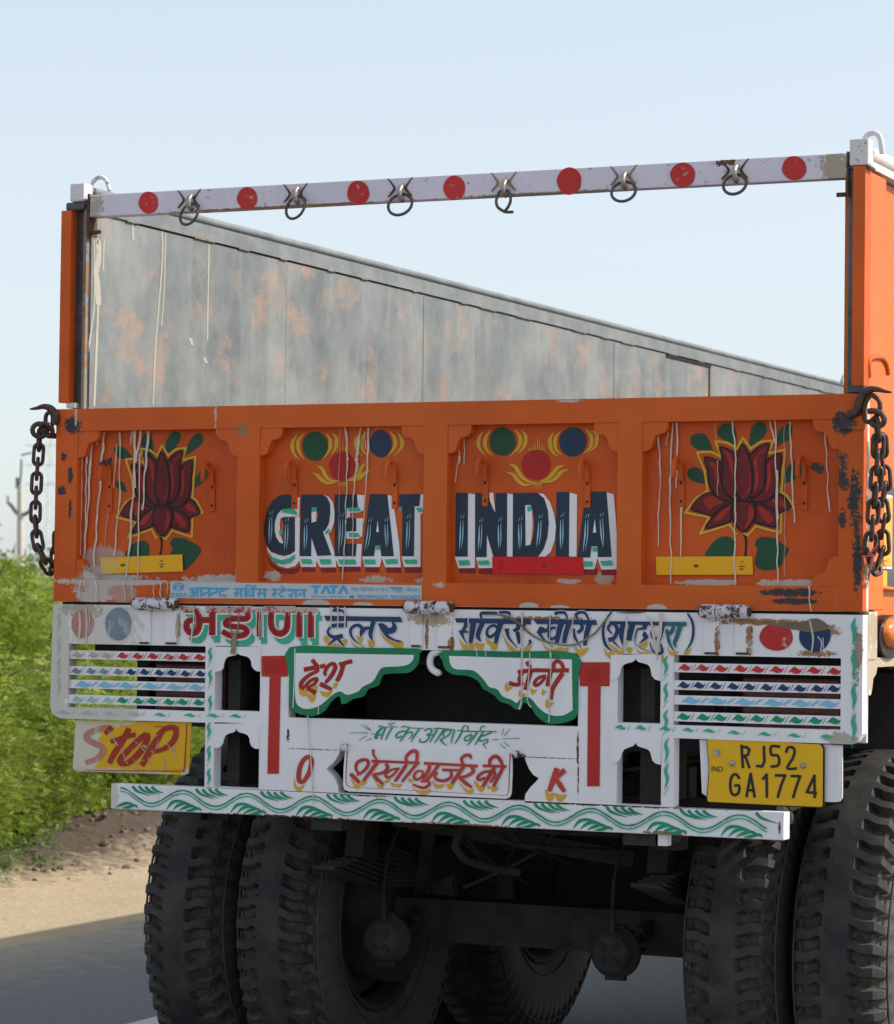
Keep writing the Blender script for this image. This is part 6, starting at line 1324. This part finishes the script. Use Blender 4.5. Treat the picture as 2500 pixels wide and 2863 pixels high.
for (rx, rz, nc, nf) in ((1.05, 1.68, 185, 26), (1.25, 1.48, 200, 26), (.9, 1.80, 165, 26)):
    f, s_ = frond_bush(rx, rz, nc, nf, rng)
    protos.append((f, s_))
built = {}
def bush(i, x, y, sc, rz, label, group, szz=1.0):
    e = empty('thorn_bush', (x, y, height(x, y) - .03), rz); e.scale = (sc, sc, sc * szz * .86)
    tag(e, label, 'bush', group)
    if i not in built:
        built[i] = (protos[i][0].build('foliage', e), protos[i][1].build('stems', e))
    else:
        for o in built[i]: c = o.copy(); COL.objects.link(c); c.parent = e
G_ = 'thorn bushes crowding the roadside left of the truck'
LBL = 'feathery bright green thorn bush in the dense thicket left of the truck'
BS = [(1, -5.78, 6.0, .55, .5), (2, -6.05, 6.75, .55, 1.5), (1, -6.3, 7.5, .5, 4.2), (2, -6.75, 7.7, .66, 2.5), (0, -7.05, 9.4, .7, 1.5), (1, -7.3, 11.0, .75, 3.5), (0, -6.35, 6.6, .66, 5.3), (2, -6.6, 8.6, .5, .7), (0, -6.9, 10.2, .55, 3.9), (0, -6.75, 5.9, .92, .3), (1, -6.95, 7.25, 1.05, 1.9), (2, -7.55, 8.9, 1.0, 4.0), (0, -8.1, 10.6, 1.05, 2.2), (1, -8.6, 12.4, 1.05, .7), (2, -7.9, 6.3, 1.0, 5.1), (0, -8.7, 8.3, 1.08, 3.1), (1, -9.6, 10.4, 1.12, 2.6), (2, -9.4, 14.2, 1.05, 1.2),
      (0, -10.6, 12.8, 1.12, 4.4), (1, -10.4, 16.6, 1.1, .2), (2, -11.9, 15.6, 1.12, 2.9), (0, -11.6, 19.2, 1.1, 5.6), (1, -13.5, 19.0, 1.15, 3.7), (2, -13.2, 22.5, 1.1, .9), (0, -15.0, 23.2, 1.15, 2.0), (1, -15.2, 27.0, 1.1, 4.8), (2, -17.4, 27.5, 1.15, 1.1)]
for i, x, y, sc, rz in BS: bush(i, x, y, sc, rz, LBL, G_)
# low weeds at the foot of the bank
wd_ = MB(); V = []; F_ = []
for k in range(26):
    cx, cy = random.choice([(-5.55, 6.2), (-5.75, 6.9), (-5.45, 5.6), (-5.75, 9.3), (-5.6, 9.8)]); cx += random.gauss(0, .16); cy += random.gauss(0, .25)
    for q in range(60):
        o = Vector((cx + random.gauss(0, .07), cy + random.gauss(0, .07), height(cx, cy) + random.uniform(.0, .13))); d = Vector((random.gauss(0, 1), random.gauss(0, 1), random.uniform(0, 1))).normalized(); s_ = d.cross(Vector((0, 0, 1))).normalized() * .010; L = random.uniform(.03, .06); i0 = len(V)
        V += [o - s_ * .5, o + d * L * .5 - s_, o + d * L, o + d * L * .5 + s_]; F_.append((i0, i0 + 1, i0 + 2, i0 + 3))
wd_.add(V, F_, M_leaf2); tag(wd_.build('weeds'), 'low green weeds at the foot of the earth bank', 'weeds', kind='stuff')
# the far trees read as one mass
ft = MB(); V = []; F_ = []; rf = random.Random(5)
for k in range(150):
    t = rf.random(); y = 28 + 120 * t; x = -.66 * y - 1.5 + rf.uniform(-26, 12) * (y / 60); hh = rf.uniform(1.6, 2.9) * (.75 + .4 * y / 60); rr = rf.uniform(1.2, 2.4)
    for q in range(230):
        a = rf.random() * 2 * pi; u = rf.random() ** .5; z = rf.random(); r = rr * u * (1.1 - .75 * z * z)
        o = Vector((x + r * cos(a), y + r * sin(a), hh * z)); d = Vector((rf.gauss(0, 1), rf.gauss(0, 1), rf.gauss(0, 1))).normalized(); s_ = d.cross(Vector((.3, .2, 1))).normalized(); L = rf.uniform(.10, .22); i0 = len(V)
        V += [o - s_ * L * .4, o + d * L, o + s_ * L * .4]; F_.append((i0, i0 + 1, i0 + 2))
ft.add(V, F_, M_leaffar); tag(ft.build('far_trees'), 'hazy far off scrub and trees along the horizon', 'far trees', kind='stuff')

# ------------------------------------------------------------------ POLE AND PYLON
M_conc = paint('pale_concrete', (.60, .55, .46), .9, .06, grime=.15)
M_grey = metal('galvanised_bar', (.16, .18, .19), (.24, .26, .27), .6, .3, 8)
PYY = 66.0
def pq(x, y): return at('A2', x, y, PYY)
pb = pq(232, 1500); pt = pq(212, 770)
pole = empty('utility_pole', (pb.x, PYY, 0)); tag(pole, 'slim pale concrete utility pole with curved crossarm above the bushes at left', 'utility pole')
mb = MB(); ox = pb.x; W_ = .20
mb.tube([(.06, 0, 0), ((pt.x - ox) * .5, 0, pt.z * .5), (pt.x - ox, 0, pt.z)], [.125, .11, .09], M_conc, 12); mb.build('shaft', pole)
mb = MB()
def lp(x, y): q = pq(x, y); return (q.x - ox, 0, q.z)
mb.tube(catmull([lp(80, 945), lp(120, 985), lp(170, 1055), lp(225, 1075), lp(285, 1060), lp(340, 1000)], 4), .06, M_grey, 8)
mb.tube([lp(90, 950), lp(88, 880)], .06, M_conc, 8); mb.build('crossarm', pole)
mb = MB(); mb.tube([lp(205, 780), lp(220, 640), lp(225, 500)], .035, M_grey, 6); mb.tube([lp(180, 690), lp(178, 800)], .05, M_grey, 8); mb.tube([lp(225, 455), lp(330, 432)], .03, M_grey, 6); mb.build('lightning_rod', pole)
PYY2 = 190.0
def pr(x, y): return at('A2', x, y, PYY2)
b0 = pr(430, 1400); b1 = pr(600, 1400); t0 = pr(515, 300)
pyl = empty('lattice_pylon', ((b0.x + b1.x) / 2, PYY2, 0)); tag(pyl, 'faint grey lattice pylon far off behind the hanging chain', 'pylon')
mb = MB(); ox2 = pyl.location.x; hw_ = 1.6; H2 = t0.z
M_pyl = metal('hazy_lattice_steel', (.62, .66, .67), (.68, .71, .72), .7, .1, 3)
cor = [(-1, -1), (1, -1), (1, 1), (-1, 1)]
lv = [i / 9 for i in range(10)]
def pc(k, t): w_ = hw_ * (1 - .82 * t); return (cor[k][0] * w_, cor[k][1] * w_, H2 * t)
for k in range(4):
    for a, b in zip(lv, lv[1:]): mb.obox(pc(k, a), pc(k, b), .045, .045, M_pyl); mb.obox(pc(k, a), pc((k + 1) % 4, b), .022, .022, M_pyl)
mb.build('lattice_tower', pyl)
mb = MB()
for t in (.97, .86, .75): mb.obox((-2.4, 0, H2 * t), (2.4, 0, H2 * t), .05, .06, M_pyl)
mb.build('crossarm', pyl)
